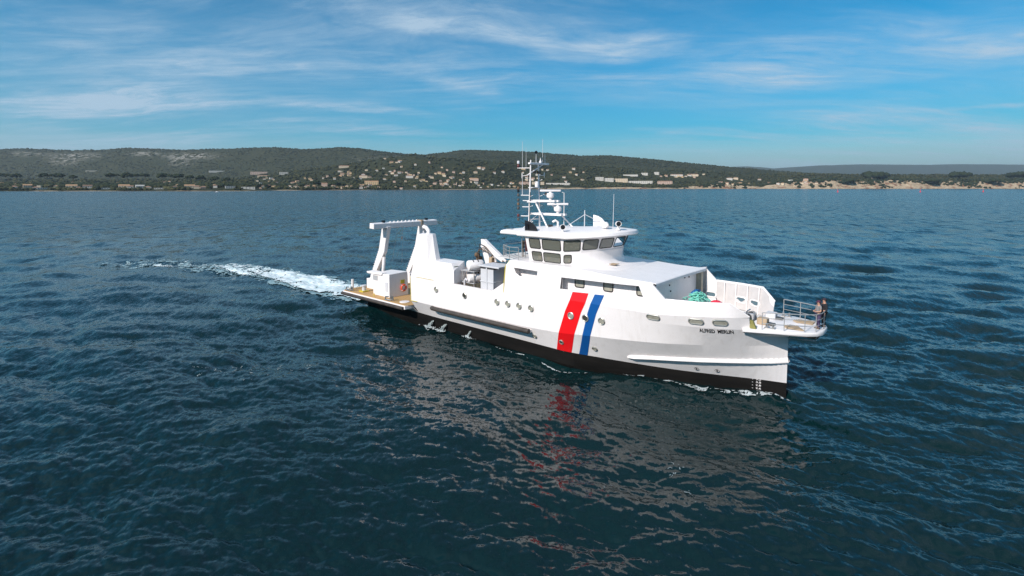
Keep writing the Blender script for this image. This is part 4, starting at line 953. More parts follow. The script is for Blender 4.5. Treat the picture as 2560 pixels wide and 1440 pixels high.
# windlass and deck fittings
wl = part(MB().tube([(40.6,-.95,4.95),(40.6,.95,4.95)], .16, 12), 'windlass', 'steel', smooth=40)
for y in (-.8, -.35, .35, .8): part(MB().tube([(40.6,y-.12,4.95),(40.6,y+.12,4.95)], .25 if abs(y) < .5 else .2, 14), 'windlass_drum', 'darkgrey' if abs(y) < .5 else 'steel', wl, smooth=40)
part(MB().box(40.25,40.95,-.18,.18,4.42,5.15).box(40.35,40.85,-1.0,-.9,4.42,5.05).box(40.35,40.85,.9,1.0,4.42,5.05), 'windlass_bed', 'grey', wl, bevel=.03)
part(MB().tube([(40.9,-1.4,4.9),(40.9,-1.4,5.6),(41.1,-1.4,5.75)], .05, 6), 'brake_lever', 'steel', wl)
for x, y in ((41.75,-1.0),(41.75,.9)):
    c_ = part(MB().box(x-.3, x+.3, y-.28, y+.28, 4.84, 5.25), 'chain_stopper', 'tan' if y < 0 else 'boxgrey', bevel=.05)
    part(MB().box(x+.3, x+.7, y-.2, y+.2, 4.84, 4.98), 'roller', 'darkgrey', c_, bevel=.03)
for x, y in ((42.4,-1.9),(42.4,1.9)):
    c_ = part(MB().box(x-.3,x+.3,y-.1,y+.1,4.84,4.9), 'bollard_pair', 'railsteel')
    for q in (-.18,.18): part(MB().tube([(x+q,y,4.85),(x+q,y,5.15)], .07, 8), 'bollard', 'steel', c_, smooth=40)
for y, z in ((-3.2,6.3),(-3.0,6.0),(-1.2,6.55),(-1.0,6.1),(1.4,6.75),(2.2,6.7)): part(MB().box(35.6,35.66,y-.05,y+.05,z-.05,z+.05), 'bulkhead_fitting', 'darkgrey', core)
part(MB().box(35.62,36.0,3.62,4.0,4.42,6.95), 'passage_pillar', 'interior')

# ---- wheelhouse
WT = [(24.35,3.62,9.45),(28.05,3.62,9.48),(29.6,3.15,9.56),(30.55,2.15,9.64),(31.12,.85,9.70)]      # top of the walls, starboard half
WS = [(24.47,3.46,8.42),(27.98,3.46,8.42),(29.38,3.0,8.62),(30.22,2.02,8.72),(30.75,.8,8.78)]        # sill line
WB = [(24.6,3.28,7.30),(27.9,3.28,7.30),(29.1,2.85,7.30),(29.8,1.9,7.30),(30.2,.75,7.30)]
wh = MB(); whwins = []
def lerp(a, b, t): return tuple(p+(q-p)*t for p, q in zip(a, b))
def facet(A, B, C, D, wins):
    """wall quad A-B bottom, D-C top with real window openings (u0,u1,v0,v1)"""
    us = sorted({0, 1, *[w_[0] for w_ in wins], *[w_[1] for w_ in wins]}); vs_ = sorted({0, 1, *[w_[2] for w_ in wins], *[w_[3] for w_ in wins]})
    P = lambda u, v: lerp(lerp(A, B, u), lerp(D, C, u), v)
    for i in range(len(us)-1):
        for j in range(len(vs_)-1):
            um, vm = (us[i]+us[i+1])/2, (vs_[j]+vs_[j+1])/2
            if any(w_[0] < um < w_[1] and w_[2] < vm < w_[3] for w_ in wins): continue
            wh.add([P(us[i], vs_[j]), P(us[i+1], vs_[j]), P(us[i+1], vs_[j+1]), P(us[i], vs_[j+1])], [(0,1,2,3)])
    for (u0, u1, v0, v1) in wins: whwins.append([Vector(P(u0,v0)), Vector(P(u1,v0)), Vector(P(u1,v1)), Vector(P(u0,v1))])
for sgn in (-1, 1):
    S3 = lambda p: (p[0], sgn*p[1], p[2])
    facet(S3(WS[0]), S3(WS[1]), S3(WT[1]), S3(WT[0]), [(.10,.40,.13,.88), (.46,.955,.10,.88)])
    facet(S3(WB[0]), S3(WB[1]), S3(WS[1]), S3(WS[0]), [(.12,.41,.22,.88), (.46,.94,.22,.88)])
    facet(S3(WS[1]), S3(WS[2]), S3(WT[2]), S3(WT[1]), [(.07,.92,.06,.88)])
    facet(S3(WB[1]), S3(WB[2]), S3(WS[2]), S3(WS[1]), [(.06,.50,.26,.80)])
    facet(S3(WS[2]), S3(WS[3]), S3(WT[3]), S3(WT[2]), [(.07,.93,.07,.88)])
    facet(S3(WS[3]), S3(WS[4]), S3(WT[4]), S3(WT[3]), [(.08,.92,.07,.88)])
    for i in (2, 3): facet(S3(WB[i]), S3(WB[i+1]), S3(WS[i+1]), S3(WS[i]), [])
m4 = lambda p: (p[0], -p[1], p[2])
facet(m4(WS[4]), WS[4], WT[4], m4(WT[4]), [(.06,.94,.07,.88)]); facet(m4(WB[4]), WB[4], WS[4], m4(WS[4]), [])
facet((24.6,-3.28,7.3),(24.6,3.28,7.3),(24.35,3.62,9.45),(24.35,-3.62,9.45), [(.30,.42,.05,.9),(.55,.75,.5,.85)])
house_w = part(wh, 'wheelhouse', 'white')
for q in whwins:
    a, b, c, d = q; cc = (a+b+c+d)/4; ux = (b-a+c-d)/2; uy = (d-a+c-b)/2; n = ux.cross(uy).normalized()
    if n.dot(Vector((cc.x-27.5, cc.y, 0))) < 0: n = -n
    w_, h_ = ux.length, uy.length; uxn = ux.normalized(); up = (uy - uxn*uy.dot(uxn)); sh = uy.dot(uxn)/up.length
    frame_and_pane(cc, uxn, up, n, w_-.06, up.length-.06, .10, .06, 'glass', 'lettering', 'wheelhouse_window', house_w, depth=.035, shear=sh)
part(MB().box(24.8,29.4,-2.8,2.8,7.56,7.62).add([(24.9,3.3,7.5),(29.0,2.8,7.5),(29.0,2.8,9.4),(24.9,3.3,9.4)],[(0,1,2,3)]), 'wheelhouse_floor', 'interior', house_w)
part(MB().box(29.0,29.9,-1.9,1.9,8.2,8.62).box(27.2,28.3,-2.9,-1.4,7.62,8.0).box(25.2,26.4,-3.0,-1.2,7.62,8.1), 'console', 'wood', house_w, bevel=.05)
part(MB().box(28.0,28.5,-.9,-.4,8.0,9.0).box(28.0,28.5,.4,.9,8.0,9.0).box(26.4,26.8,-2.4,-1.9,7.7,8.8), 'helm_chair', 'seat', house_w, bevel=.08)
# concave skirt below the front windows
sk = MB(); rings = []
for i in range(1, 5):
    s_, b_ = (WS[i], WB[i]) if i > 1 else (lerp(WS[1], WS[2], .58), lerp(WB[1], WB[2], .58)); c0 = Vector((27.4, 0, 0)); dirv = Vector((s_[0]-27.4, s_[1], 0)).normalized()
    base = Vector((b_[0], b_[1], 0)); k = [0, .55, 1.15, 1.5, 1.7][i]
    rings.append([tuple(Vector((s_[0], s_[1], 0)).lerp(base, t_) + dirv*(k*t_**3) + Vector((0,0,s_[2]-.12-(s_[2]-.12-7.42)*(1-(1-t_)**1.7)))) for t_ in (0,.2,.4,.6,.75,.88,1.0)])
full = rings + [[(x,-y,z) for x,y,z in r_] for r_ in reversed(rings)]
full = [[(x,-y,z) for x,y,z in r_] for r_ in full]
sk.loft(full, cap=False, closed=False); part(sk, 'wheelhouse_skirt', 'white', smooth=35)
part(MB().loft([[(28.2,-3.45,7.35),(31.6,-3.3,7.25),(32.6,-2.6,7.2),(32.6,2.6,7.2),(31.6,3.3,7.25),(28.2,3.45,7.35)],[(28.2,-3.2,7.56),(31.2,-2.9,7.50),(31.9,-2.2,7.48),(31.9,2.2,7.48),(31.2,2.9,7.5),(28.2,3.2,7.56)]]), 'skirt_base', 'white', smooth=50, bevel=.12)
# roof with a chamfered rim
RO = [(21.5,3.55,9.52),(23.5,3.6,9.52),(23.7,3.95,9.50),(28.5,3.92,9.52),(30.35,3.3,9.66),(31.45,2.1,9.74),(31.98,.75,9.80)]
ro = [(x,-y,z) for x,y,z in RO] + [(x,y,z) for x,y,z in reversed(RO)]
def roofring(s_, dz): return [(27.2+(x-27.2)*s_, y*s_, z+dz) for x, y, z in ro]
wr = MB(); rr_ = [roofring(.94,-.02), roofring(.99,.0), roofring(1.0,.08), roofring(.985,.26), roofring(.95,.34), roofring(.7,.46), roofring(.35,.55)]
wr.loft(rr_); part(wr, 'wheelhouse_roof', 'white2', smooth=28)
whroof = ship.children[-1]
part(MB().box(21.0,24.4,-3.4,3.4,7.42,7.50), 'upper_deck', 'deckwhite')
part(MB().add([(19.6,-1.0,7.1),(23.2,-1.0,7.1),(23.2,4.2,7.1),(19.6,4.2,7.1),(19.6,-1.0,7.25),(23.2,-1.0,7.25),(23.2,4.2,7.25),(19.6,4.2,7.25)], [(0,1,2,3),(4,5,6,7),(0,1,5,4),(1,2,6,5),(2,3,7,6),(3,0,4,7)]), 'upper_deck_aft', 'deckwhite')
railing('upper_railing', [(23.9,-3.9,7.5),(22.9,-3.9,7.5),(21.4,-3.0,7.5),(19.8,-.9,7.25),(19.8,4.0,7.25),(23.2,4.0,7.3)], 1.0, [(23.9,-3.9,7.5),(22.9,-3.9,7.5),(21.4,-3.0,7.5),(20.5,-1.9,7.4),(19.8,-.9,7.25),(19.8,1.5,7.25),(19.8,4.0,7.25),(21.5,4.0,7.28),(23.2,4.0,7.3)], (.33,.66), r=.028)
part(MB().box(22.9,22.98,-2.35,-2.05,8.3,8.9).tube([(22.94,-2.2,7.5),(22.94,-2.2,8.6)], .04, 6), 'flag_locker_post', 'brown')
ld = part(MB().tube([(23.45,-2.95,7.5),(23.45,-2.95,9.7)], .03, 6), 'roof_ladder', 'railsteel')
part(MB().tube([(23.45,-2.5,7.5),(23.45,-2.5,9.7)], .03, 6), 'ladder_rail', 'railsteel', ld)
for k in range(7): part(MB().tube([(23.45,-2.95,7.7+.3*k),(23.45,-2.5,7.7+.3*k)], .02, 5), 'rung', 'railsteel', ld)
part(MB().loft([[(24.1,-3.3,8.2),(24.42,-3.38,8.2),(24.42,-3.3,8.2),(24.1,-3.22,8.2)],[(24.12,-3.4,9.3),(24.3,-3.45,9.3),(24.3,-3.38,9.3),(24.12,-3.34,9.3)]]), 'rolled_flag', 'wine')
part(MB().box(30.9,31.5,-1.55,-.95,7.60,7.64), 'roof_hatch', 'tan', bevel=.02)

# ---- mast and roof gear
mast = part(MB().tube([(22.24,-.6,9.6),(22.45,-.6,15.8)], [.078,.06], 10), 'mast', 'white2', smooth=50)
def mp(mb, name, m='white2', **kw): return part(mb, name, m, mast, smooth=50, **kw)
mp(MB().tube([(22.5,.62,9.6),(22.32,.62,15.55)], [.078,.06], 10), 'mast_pole')
mp(MB().tube([(22.40,-.75,9.6),(22.52,-.75,13.0)], .035, 6).tube([(22.36,.80,9.6),(22.36,.80,14)], .035, 6), 'cable_run', 'darkgrey')
for z in (10.3, 11.0, 11.7, 12.6, 13.3, 14.0):
    mp(MB().tube([(22.3,-.6,z),(22.62,-.48,z+.12)], .022, 5), 'mast_step'); mp(MB().tube([(22.4,.62,z),(22.70,.74,z+.1)], .022, 5), 'mast_step')
mp(MB().box(22.2,24.9,-.42,-.12,12.16,12.32).box(22.2,24.9,.12,.42,12.16,12.32).box(22.2,23.2,-.8,.8,12.1,12.2), 'radar_platform')
mp(MB().box(22.2,25.6,-.42,-.12,11.02,11.18).box(22.2,25.6,.12,.42,11.02,11.18), 'radar_platform')
mp(MB().tube([(22.9,-.55,12.2),(24.9,-1.2,9.85)], .07, 8), 'mast_stay'); mp(MB().tube([(23.6,.5,12.2),(25.9,.9,10.0)], .07, 8), 'mast_stay')
mp(MB().tube([(22.35,.5,11.0),(21.8,-.9,9.8)], .035, 6), 'mast_brace')
for (x, z, rot) in ((24.15,12.33,0.25),(24.95,11.19,0.15)):
    s_ = mp(MB().lathe([(.12,0),(.13,.15),(.30,.22),(.34,.40),(.30,.56),(.12,.62),(.1,.72)], (x,0,z), n=14), 'radar_scanner')
    c_, q = math.cos(rot-.9), math.sin(rot-.9)
    d_ = Vector((math.cos(R(41.5)+rot*.2), math.sin(R(41.5)+rot*.2), 0)); s2 = Vector((-d_.y, d_.x, 0)); p0 = Vector((x,0,z+.80))
    ring = lambda t_: [tuple(p0 + d_*t_ + s2*a + Vector((0,0,b))) for a, b in ((-.10,-.09),(.10,-.09),(.10,.09),(-.10,.09))]
    mp(MB().loft([ring(-.9), ring(.9)]), 'radar_bar', bevel=.04)
mp(MB().tube([(25.35,.35,9.9),(25.35,.35,12.95),(25.2,.25,13.0)], .03, 6), 'antenna_pipe')
for z, ln in ((10.9,.95),(11.7,.8),(12.25,.75),(12.72,.95),(15.1,1.35)):
    mp(MB().tube([(22.35,-.62,z),(22.35-ln*.75,-.62-ln*.35,z)], .04, 6), 'signal_arm')
for z, cm in ((10.6,'darkgrey'),(10.95,'lampred'),(11.6,'darkgrey'),(11.95,'brown'),(12.3,'darkgrey'),(12.75,'darkgrey'),(13.1,'lens'),(13.35,'brown'),(15.3,'lampred'),(15.6,'boxgrey')):
    mp(MB().lathe([(.05,-.14),(.11,-.12),(.12,.08),(.07,.14)], (21.42,-1.06,z), n=10), 'signal_lantern', cm)
for z in (12.85, 13.15, 13.4): mp(MB().lathe([(.05,-.12),(.11,-.1),(.12,.08),(.07,.12)], (22.95,.95,z), n=10), 'signal_lantern', 'darkgrey')
mp(MB().tube([(22.9,.62,12.8),(22.9,.95,12.7)], .03, 6), 'signal_arm')
mp(MB().box(22.3,22.55,-.8,1.9,15.42,15.58), 'top_yard', bevel=.02)
mp(MB().tube([(22.3,-.95,14.45),(22.4,1.2,15.45)], .05, 6), 'yard_brace')
mp(MB().tube([(22.35,.62,14.45),(22.5,1.25,14.5)], .03, 6).tube([(22.5,1.25,14.3),(22.5,1.25,14.75)], .04, 6), 'yard_arm')
mp(MB().tube([(22.3,-.62,14.5),(21.8,-1.0,14.4)], .03, 6).tube([(21.8,-1.0,14.2),(21.8,-1.0,14.65)], .04, 6), 'yard_arm')
for x, y, z0, z1, r in ((21.75,-.9,15.1,17.4,.022),(21.75,-.9,12.7,14.2,.035),(22.0,-.7,15.1,16.9,.016),(22.5,1.0,15.55,17.7,.022),(22.5,1.35,15.55,16.4,.028),(22.4,.2,15.55,16.4,.03)):
    mp(MB().tube([(x,y,z0),(x,y,z1)], [r,r*.6], 5), 'whip_antenna', 'boxgrey')
mp(MB().sphere((22.4,.2,16.5), .14), 'camera_ball', 'lens'); mp(MB().lathe([(.12,0),(.14,.12),(.05,.25),(.02,.5)], (22.45,.75,15.58), n=10), 'wind_sensor')
mp(MB().box(22.4,22.62,.35,.6,14.6,14.85).sphere((22.2,.2,14.85), .2), 'horn', 'darkgrey')
mp(MB().lathe([(.16,0),(.16,.42),(.1,.48)], (22.6,.05,13.45), n=12), 'antenna_drum')
mp(MB().tube([(22.2,-.6,13.4),(22.5,.62,13.4)], .05, 6).tube([(22.2,-.6,10.6),(22.5,.62,10.6)], .04, 6), 'mast_rung')
# black sidelight screen, white port screen, searchlights, domes, aerials
def fin(x0, y, z0, h_, l_, m, nm):
    pts = [(x0, z0), (x0, z0+h_)] + [(x0+l_*math.sin(R(a)), z0+h_*math.cos(R(a))*.98) for a in (20,40,60,78)] + [(x0+l_, z0)]
    return part(MB().plate(pts, 'y', y-.05, y+.05), nm, m)
s_ = fin(24.05, -3.25, 9.78, .95, 1.3, 'lettering', 'sidelight_screen')
part(MB().box(24.2,24.5,-3.42,-3.28,10.0,10.5), 'sidelight', 'lens', s_, bevel=.03)
fin(27.9, 1.0, 10.05, 1.1, 1.25, 'white2', 'sidelight_screen')
for x, y, z in ((27.6,-2.95,9.86),(31.3,-.9,10.18)):
    b_ = part(MB().lathe([(.20,0),(.16,.08),(.09,.12),(.09,.30)], (x,y,z), n=12), 'searchlight', 'white2', smooth=40)
    d_ = Vector((.7,-.75,.05)); c_ = Vector((x,y,z+.48))
    part(MB().lathe([(.12,-.22),(.20,-.16),(.215,.2),(.19,.2),(.185,.12)], c_, d_, 16), 'lamp_housing', 'white2', b_, smooth=40)
    part(MB().lathe([(.18,.125),(.18,.14),(.02,.145)], c_, d_, 16), 'lamp_lens', 'lens', b_, smooth=40)
b_ = part(MB().lathe([(.06,0),(.06,.3),(.24,.34),(.27,.55),(.22,.70),(.1,.78)], (30.25,-1.0,9.98), n=14), 'satellite_dome', 'white2', smooth=40)
part(MB().sphere((30.5,-1.2,10.52), .16), 'dome_camera', 'white2', b_, smooth=60)
part(MB().tube([(30.15,.3,10.2),(30.2,.3,12.9)], [.028,.02], 6), 'whip_aerial', 'boxgrey')
a_ = part(MB().tube([(27.6,.1,10.2),(27.62,.1,11.55)], .04, 6), 'roof_aerial', 'boxgrey')
part(MB().tube([(27.62,.1,11.2),(26.5,-.9,10.2)], .025, 5).tube([(27.62,.1,11.2),(28.6,.9,10.6)], .025, 5), 'aerial_stay', 'boxgrey', a_)
part(MB().tube([(24.9,.1,10.0),(24.9,.1,10.45),(24.75,-.05,10.6),(24.55,-.2,10.45)], .10, 8), 'goose_neck_vent', 'white2', smooth=50)
part(MB().box(23.9,24.3,-.2,.2,9.98,10.2), 'roof_box', 'darkgrey', bevel=.03)
part(MB().box(22.0,22.6,-3.3,-2.8,9.86,9.92), 'roof_grille', 'grey')

# ---- after casing, exhaust tower, deck box
cas = part(MB().loft([[(11.0,-4.93,4.86),(17.2,-4.93,4.86),(16.75,-3.0,4.86),(11.0,-3.0,4.86)],[(11.2,-4.82,5.95),(17.05,-4.80,5.95),(16.65,-3.0,5.95),(11.2,-3.0,5.95)],[(11.3,-4.65,6.55),(16.45,-4.55,6.55),(16.5,-3.0,6.6),(11.3,-3.0,6.6)]]), 'exhaust_casing', 'white')
part(MB().box(16.75,16.8,-4.5,-4.0,6.0,6.3), 'casing_sign', 'green', cas)
part(MB().box(11.05,16.9,-4.7,-3.0,3.95,4.87), 'casing_base', 'white', cas)
tw = part(MB().loft([[(11.15,-4.8,6.0),(13.35,-4.72,6.0),(13.95,-4.15,6.0),(13.95,-3.6,6.0),(11.15,-3.6,6.0)],[(11.42,-4.45,8.86),(12.85,-4.4,8.94),(13.2,-4.0,8.96),(13.2,-3.62,8.98),(11.42,-3.62,8.98)]]), 'exhaust_tower', 'white')
part(MB().tube([(12.3,-3.75,8.9),(12.3,-3.75,9.25),(11.9,-3.7,9.5),(11.4,-3.6,9.55)], .19, 10), 'exhaust_pipe', 'white2', smooth=50)
part(MB().tube([(11.7,-3.9,8.9),(11.7,-3.9,9.2)], .06, 8), 'breather_pipe', 'boxgrey', tw)
part(MB().tube([(11.9,-4.965,4.83),(14.4,-4.965,4.83)], .018, 5), 'rust_bead', 'yellow', cas)
part(MB().tube([(10.95,-4.94,2.42),(11.9,-4.94,2.42)], .03, 5).tube([(10.93,-4.94,2.42),(10.93,-4.95,4.8)], .022, 5), 'yellow_edge_trim', 'yellow')
part(MB().tube([(17.6,-4.0,4.0),(17.6,-4.0,5.1),(17.75,-4.0,5.25),(17.9,-4.0,5.1)], .1, 8), 'vent_pipe', 'boxgrey', smooth=50)
db = part(MB().loft([[(3.6,-4.35,1.9),(6.55,-4.35,1.9),(6.55,-1.9,1.9),(3.6,-1.9,1.9)],[(3.6,-4.3,4.2),(6.5,-4.3,4.36),(6.5,-1.95,4.42),(3.6,-1.95,4.3)]]), 'deck_box', 'white', bevel=.04)
part(MB().loft([[(2.6,-4.42,4.08),(5.3,-4.45,4.16),(5.3,-3.9,4.16),(2.6,-3.6,4.08)],[(2.5,-4.45,4.30),(5.4,-4.42,4.40),(5.4,-3.8,4.42),(2.5,-3.5,4.34)]]), 'box_canopy', 'white2', db, bevel=.05)
part(MB().box(5.85,6.3,-4.36,-4.335,2.5,3.5), 'box_door', 'boxgrey', db, bevel=.02)
part(MB().box(3.6,4.4,-4.355,-4.34,3.5,4.0), 'box_vent', 'grey', db)
part(MB().box(6.53,6.57,-2.9,-2.4,3.2,3.6), 'bracket', 'yellow', db)
part(MB().tube([(-.4,-4.4,1.9),(-.4,-4.4,3.05)], .14, 10), 'stern_post', 'white2', smooth=50)
cp_ = part(MB().lathe([(.35,0),(.22,.12),(.2,.55),(.3,.6),(.3,.72)], (1.6,-4.2,1.9), n=14), 'capstan', 'boxgrey', smooth=40)
part(MB().box(1.2,2.0,-4.6,-3.8,1.9,2.02), 'capstan_base', 'yellow', cp_)
for x in (-.2, 7.3):
    c_ = part(MB().box(x-.45,x+.45,-5.18,-4.95,1.9,2.0), 'fairlead', 'steel', bevel=.03)
    part(MB().tube([(x-.4,-5.07,2.0),(x-.35,-5.07,2.25),(x+.1,-5.07,2.3)], .07, 8), 'fairlead_horn', 'steel', c_, smooth=50)
    for q in (.35,.65): part(MB().tube([(x+q,-4.9,1.9),(x+q,-4.9,2.38)], .09, 10), 'bollard', 'steel', c_, smooth=50)
part(MB().lathe([(.5,0),(.5,.05),(.42,.06)], (9.2,-4.4,1.9), n=20), 'deck_hatch', 'white2', smooth=40)
part(MB().tube([(4.6,-4.9,1.9),(4.6,-4.9,2.25)], .05, 6), 'deck_cleat', 'yellow')

# ---- stern gantry
ga = part(MB().loft([[(3.2,-4.4,8.98),(4.0,-4.4,8.95),(4.0,-4.4,9.5),(3.25,-4.4,9.58)],[(3.2,4.4,8.98),(4.0,4.4,8.95),(4.0,4.4,9.5),(3.25,4.4,9.58)]]), 'stern_gantry', 'white', bevel=.04)
for sgn in (-1, 1):
    y0 = sgn*2.5
    part(MB().loft([[(.45,y0-.22,3.0),(1.1,y0-.22,3.0),(1.1,y0+.22,3.0),(.45,y0+.22,3.0)],[(2.35,y0-.22,6.5),(3.35,y0-.22,6.3),(3.35,y0+.22,6.3),(2.35,y0+.22,6.5)],[(3.1,y0-.25,9.15),(4.1,y0-.25,9.12),(4.1,y0+.25,9.12),(3.1,y0+.25,9.15)]]), 'gantry_leg', 'white', ga, bevel=.03)
    part(MB().box(.1,1.5,y0-.4,y0+.4,1.9,3.05), 'gantry_foot', 'white', ga, bevel=.05)
    part(MB().tube([(2.7,y0,3.4),(3.05,y0,5.7)], .18, 10), 'hydraulic_cylinder', 'white2', ga, smooth=50)
    part(MB().tube([(3.05,y0,5.7),(3.15,y0,6.45)], .08, 8), 'piston_rod', 'steel', ga, smooth=50)
    part(MB().box(2.4,3.0,y0-.3,y0+.3,1.9,3.4), 'cylinder_foot', 'white2', ga)
    for k in range(12): part(MB().tube([(.62+.16*k,y0-.2,3.4+.28*k),(.52+.16*k,y0-.2,3.44+.28*k),(.52+.16*k,y0+.2,3.44+.28*k),(.62+.16*k,y0+.2,3.4+.28*k)], .018, 4), 'gantry_rung', 'white2', ga)
    part(MB().box(3.5,3.85,sgn*2.95-.12,sgn*2.95+.12,9.58,9.82), 'gantry_floodlight', 'lens', ga, bevel=.03)
    part(MB().box(3.4,3.9,sgn*2.75-.2,sgn*2.75+.2,8.9,9.1), 'sheave_block', 'darkgrey', ga, bevel=.03)
for y in np.linspace(-2.0, 1.6, 8):
    part(MB().sphere((3.6,y,9.60), .09, 8, 6), 'padeye', 'white2', ga); part(MB().torus((3.6,y,9.0), .09, .025, (1,0,0), 10, 5), 'shackle', 'railsteel', ga)
for y, z1, x1 in ((-2.1,8.3,3.6),(-1.0,5.0,2.6),(-.35,7.9,3.6),(-.3,5.0,3.5)):
    part(MB().tube([(3.6,y,9.0),(x1,y-.15,z1)], .014, 4), 'lifting_wire', 'railsteel', ga)
for y, z in ((-2.1,8.15),(-.35,7.75)): part(MB().lathe([(.05,-.2),(.12,-.1),(.12,.1),(.05,.2)], (3.6,y-.15,z), n=8), 'hook_block', 'railsteel', ga)
part(MB().box(3.1,4.05,1.95,2.05,9.05,9.62).box(3.1,4.05,2.15,2.25,9.05,9.62), 'beam_strap', 'tan', ga)

# ---- knuckle crane on the work deck
cr_ = part(MB().lathe([(.7,0),(.55,.1),(.48,1.2),(.55,1.5),(.4,2.1)], (16.6,.6,4.0), n=14), 'deck_crane', 'white2', smooth=40)
def beam(a, b, w0, h0, w1, h1):
    a, b = Vector(a), Vector(b); d = (b-a).normalized(); s2 = Vector((0,0,1)).cross(d).normalized(); u = d.cross(s2)
    rg = lambda p, w_, h_: [tuple(p+s2*x*w_/2+u*y*h_/2) for x, y in ((-1,-1),(1,-1),(1,1),(-1,1))]
    return MB().loft([rg(a, w0, h0), rg(b, w1, h1)])
part(beam((16.5,.4,5.9),(15.75,.3,7.9),.5,.7,.4,.5), 'crane_column', 'white2', cr_, bevel=.05)
part(beam((17.6,.35,5.7),(16.9,.3,7.2),.22,.26,.2,.22), 'crane_link', 'white2', cr_, bevel=.03)
for k in range(5): part(MB().tube([(15.35+.1*k,-.05-.06*k,6.1),(15.2+.12*k,-.2-.05*k,6.8+.1*k),(15.6+.2*k,-.15,7.4+.08*k),(16.3+.3*k,-.2,7.3-.1*k)], .03, 5), 'hydraulic_hose', 'darkgrey' if k % 2 else 'brown', cr_, smooth=50)
part(beam((15.75,.25,8.0),(18.6,.1,6.55),.46,.85,.32,.46), 'crane_boom', 'white2', cr_, bevel=.04)
part(beam((16.4,.0,7.95),(19.1,-.1,6.5),.2,.26,.16,.2), 'crane_inner_boom', 'white2', cr_, bevel=.03)
part(MB().tube([(15.7,.2,7.7),(15.65,.2,8.35)], .13, 8), 'crane_head', 'white2', cr_, smooth=50)
part(MB().tube([(16.3,.35,6.2),(17.3,.25,7.05)], .11, 8), 'crane_ram', 'brown', cr_, smooth=50)
part(MB().tube([(15.5,.1,6.2),(15.4,.0,7.2),(15.6,-.1,7.9),(16.2,-.1,7.75),(16.9,-.15,7.3)], .045, 6), 'hydraulic_hose', 'darkgrey', cr_, smooth=50)
part(MB().box(15.1,15.5,-.1,.4,5.9,6.6).sphere((15.3,-.2,6.8), .25), 'crane_valves', 'brown', cr_)
part(MB().box(16.9,17.3,-.2,.25,6.1,6.7), 'crane_control', 'tan', cr_, bevel=.08)
part(MB().lathe([(.3,0),(.3,.35)], (17.7,.0,6.0), (0,1,0), 12), 'crane_winch', 'darkgrey', cr_)
# port bulwark rail seen beyond the rafts
railing('work_deck_railing', [(12,4.85,4.85),(22.5,4.85,4.85)], .8, [(x,4.85,4.85) for x in (12,14.5,17,19.5,22.5)], (.5,))
part(MB().box(12.0,22.8,4.3,4.75,4.02,4.7), 'port_side_locker', 'deck')

# ------------------------------------------------------------------ things lying, hanging or standing on the ship
def on_ship(name, X, Y, Z, label, cat, group=None, rz=0.0): return empty(name, sw(X, Y, Z), HD + rz, label, cat, group)
# ring lifebuoy on the deck box
e = on_ship('lifebuoy', 6.62, -2.55, 2.75, 'orange ring lifebuoy hanging on the white deck box at the stern', 'lifebuoy')
MB().torus((0,0,0), .31, .085, (1,0,0), 24, 8).build('ring', 'orange', e, 60)
for a in (45, 135, 225, 315): MB().torus((0,.31*math.cos(R(a)),.31*math.sin(R(a))), .09, .02, (0,-math.sin(R(a)),math.cos(R(a))), 12, 5).build('reflective_band', 'white2', e, 60)
# life rafts in their rack
for z, nm in ((6.0,'upper'), (4.95,'lower')):
    e = on_ship('life_raft', 17.5, -2.6, z, f'{nm} white life raft canister in the rack beside the grey deck container', 'life raft', 'life raft canisters')
    MB().lathe([(.10,-.78),(.33,-.74),(.40,-.62),(.40,.62),(.33,.74),(.10,.78)], (0,0,.36), (.45,1,0), 18).build('canister', 'white2', e, 40)
    MB().lathe([(.41,-.28),(.42,-.26),(.42,-.20),(.41,-.18)], (0,0,.36), (.45,1,0), 18).build('strap', 'darkgrey', e, 40)
    MB().lathe([(.41,.18),(.42,.20),(.42,.26),(.41,.28)], (0,0,.36), (.45,1,0), 18).build('strap', 'darkgrey', e, 40)
    e2 = on_ship('life_raft', 18.35, -3.4, z, f'{nm} life raft canister half hidden by the grey deck container', 'life raft', 'life raft canisters')
    MB().lathe([(.10,-.68),(.33,-.64),(.38,-.52),(.38,.52),(.33,.64),(.10,.68)], (0,0,.36), (.45,1,0), 18).build('canister', 'white2', e2, 40)
part(MB().box(17.0,18.7,-3.9,-2.0,5.90,5.97).box(17.0,18.7,-3.9,-2.0,4.85,4.92), 'raft_rack', 'grey')
for x, y in ((17.1,-2.2),(17.1,-3.8),(18.6,-2.2),(18.6,-3.8)): part(MB().tube([(x,y,4.02),(x,y,5.95)], .05, 6), 'rack_post', 'railsteel', ship.children[-1] if False else ship)
# grey deck container
e = on_ship('deck_container', 20.9, -3.75, 4.02, 'grey ribbed container box on the work deck beside the house', 'container')
MB().box(-.75,.75,-.78,.78,0,2.62).build('body', 'boxgrey', e, None, .02)
MB().box(-.9,1.5,-.92,.92,2.66,2.80).build('lid', 'boxgrey', e, None, .03)
MB().box(-.80,.80,-.83,.83,1.36,1.44).build('rib', 'boxgrey', e, None, .01)
MB().box(-.06,.06,-.84,-.78,0,2.62).build('rib', 'boxgrey', e); MB().box(-.80,.80,-.80,.80,2.50,2.66).build('seal', 'darkgrey', e)
for x in (-.62, .55): MB().box(x-.1,x+.1,-.9,-.78,.05,.4).build('corner_lock', 'yellow', e, None, .03)
e = on_ship('reel_drum', 22.4, -3.6, 4.1, 'grey drum with a round dark end between the container and the house', 'drum')
MB().lathe([(.62,-.5),(.64,-.4),(.64,.3),(.55,.3),(.5,.05)], (0,0,.7), (.55,-.84,0), 20).build('shell', 'grey', e, 40)
e = on_ship('orange_bag', 18.1, -4.3, 4.02, 'small orange bag on the work deck below the casing', 'bag')
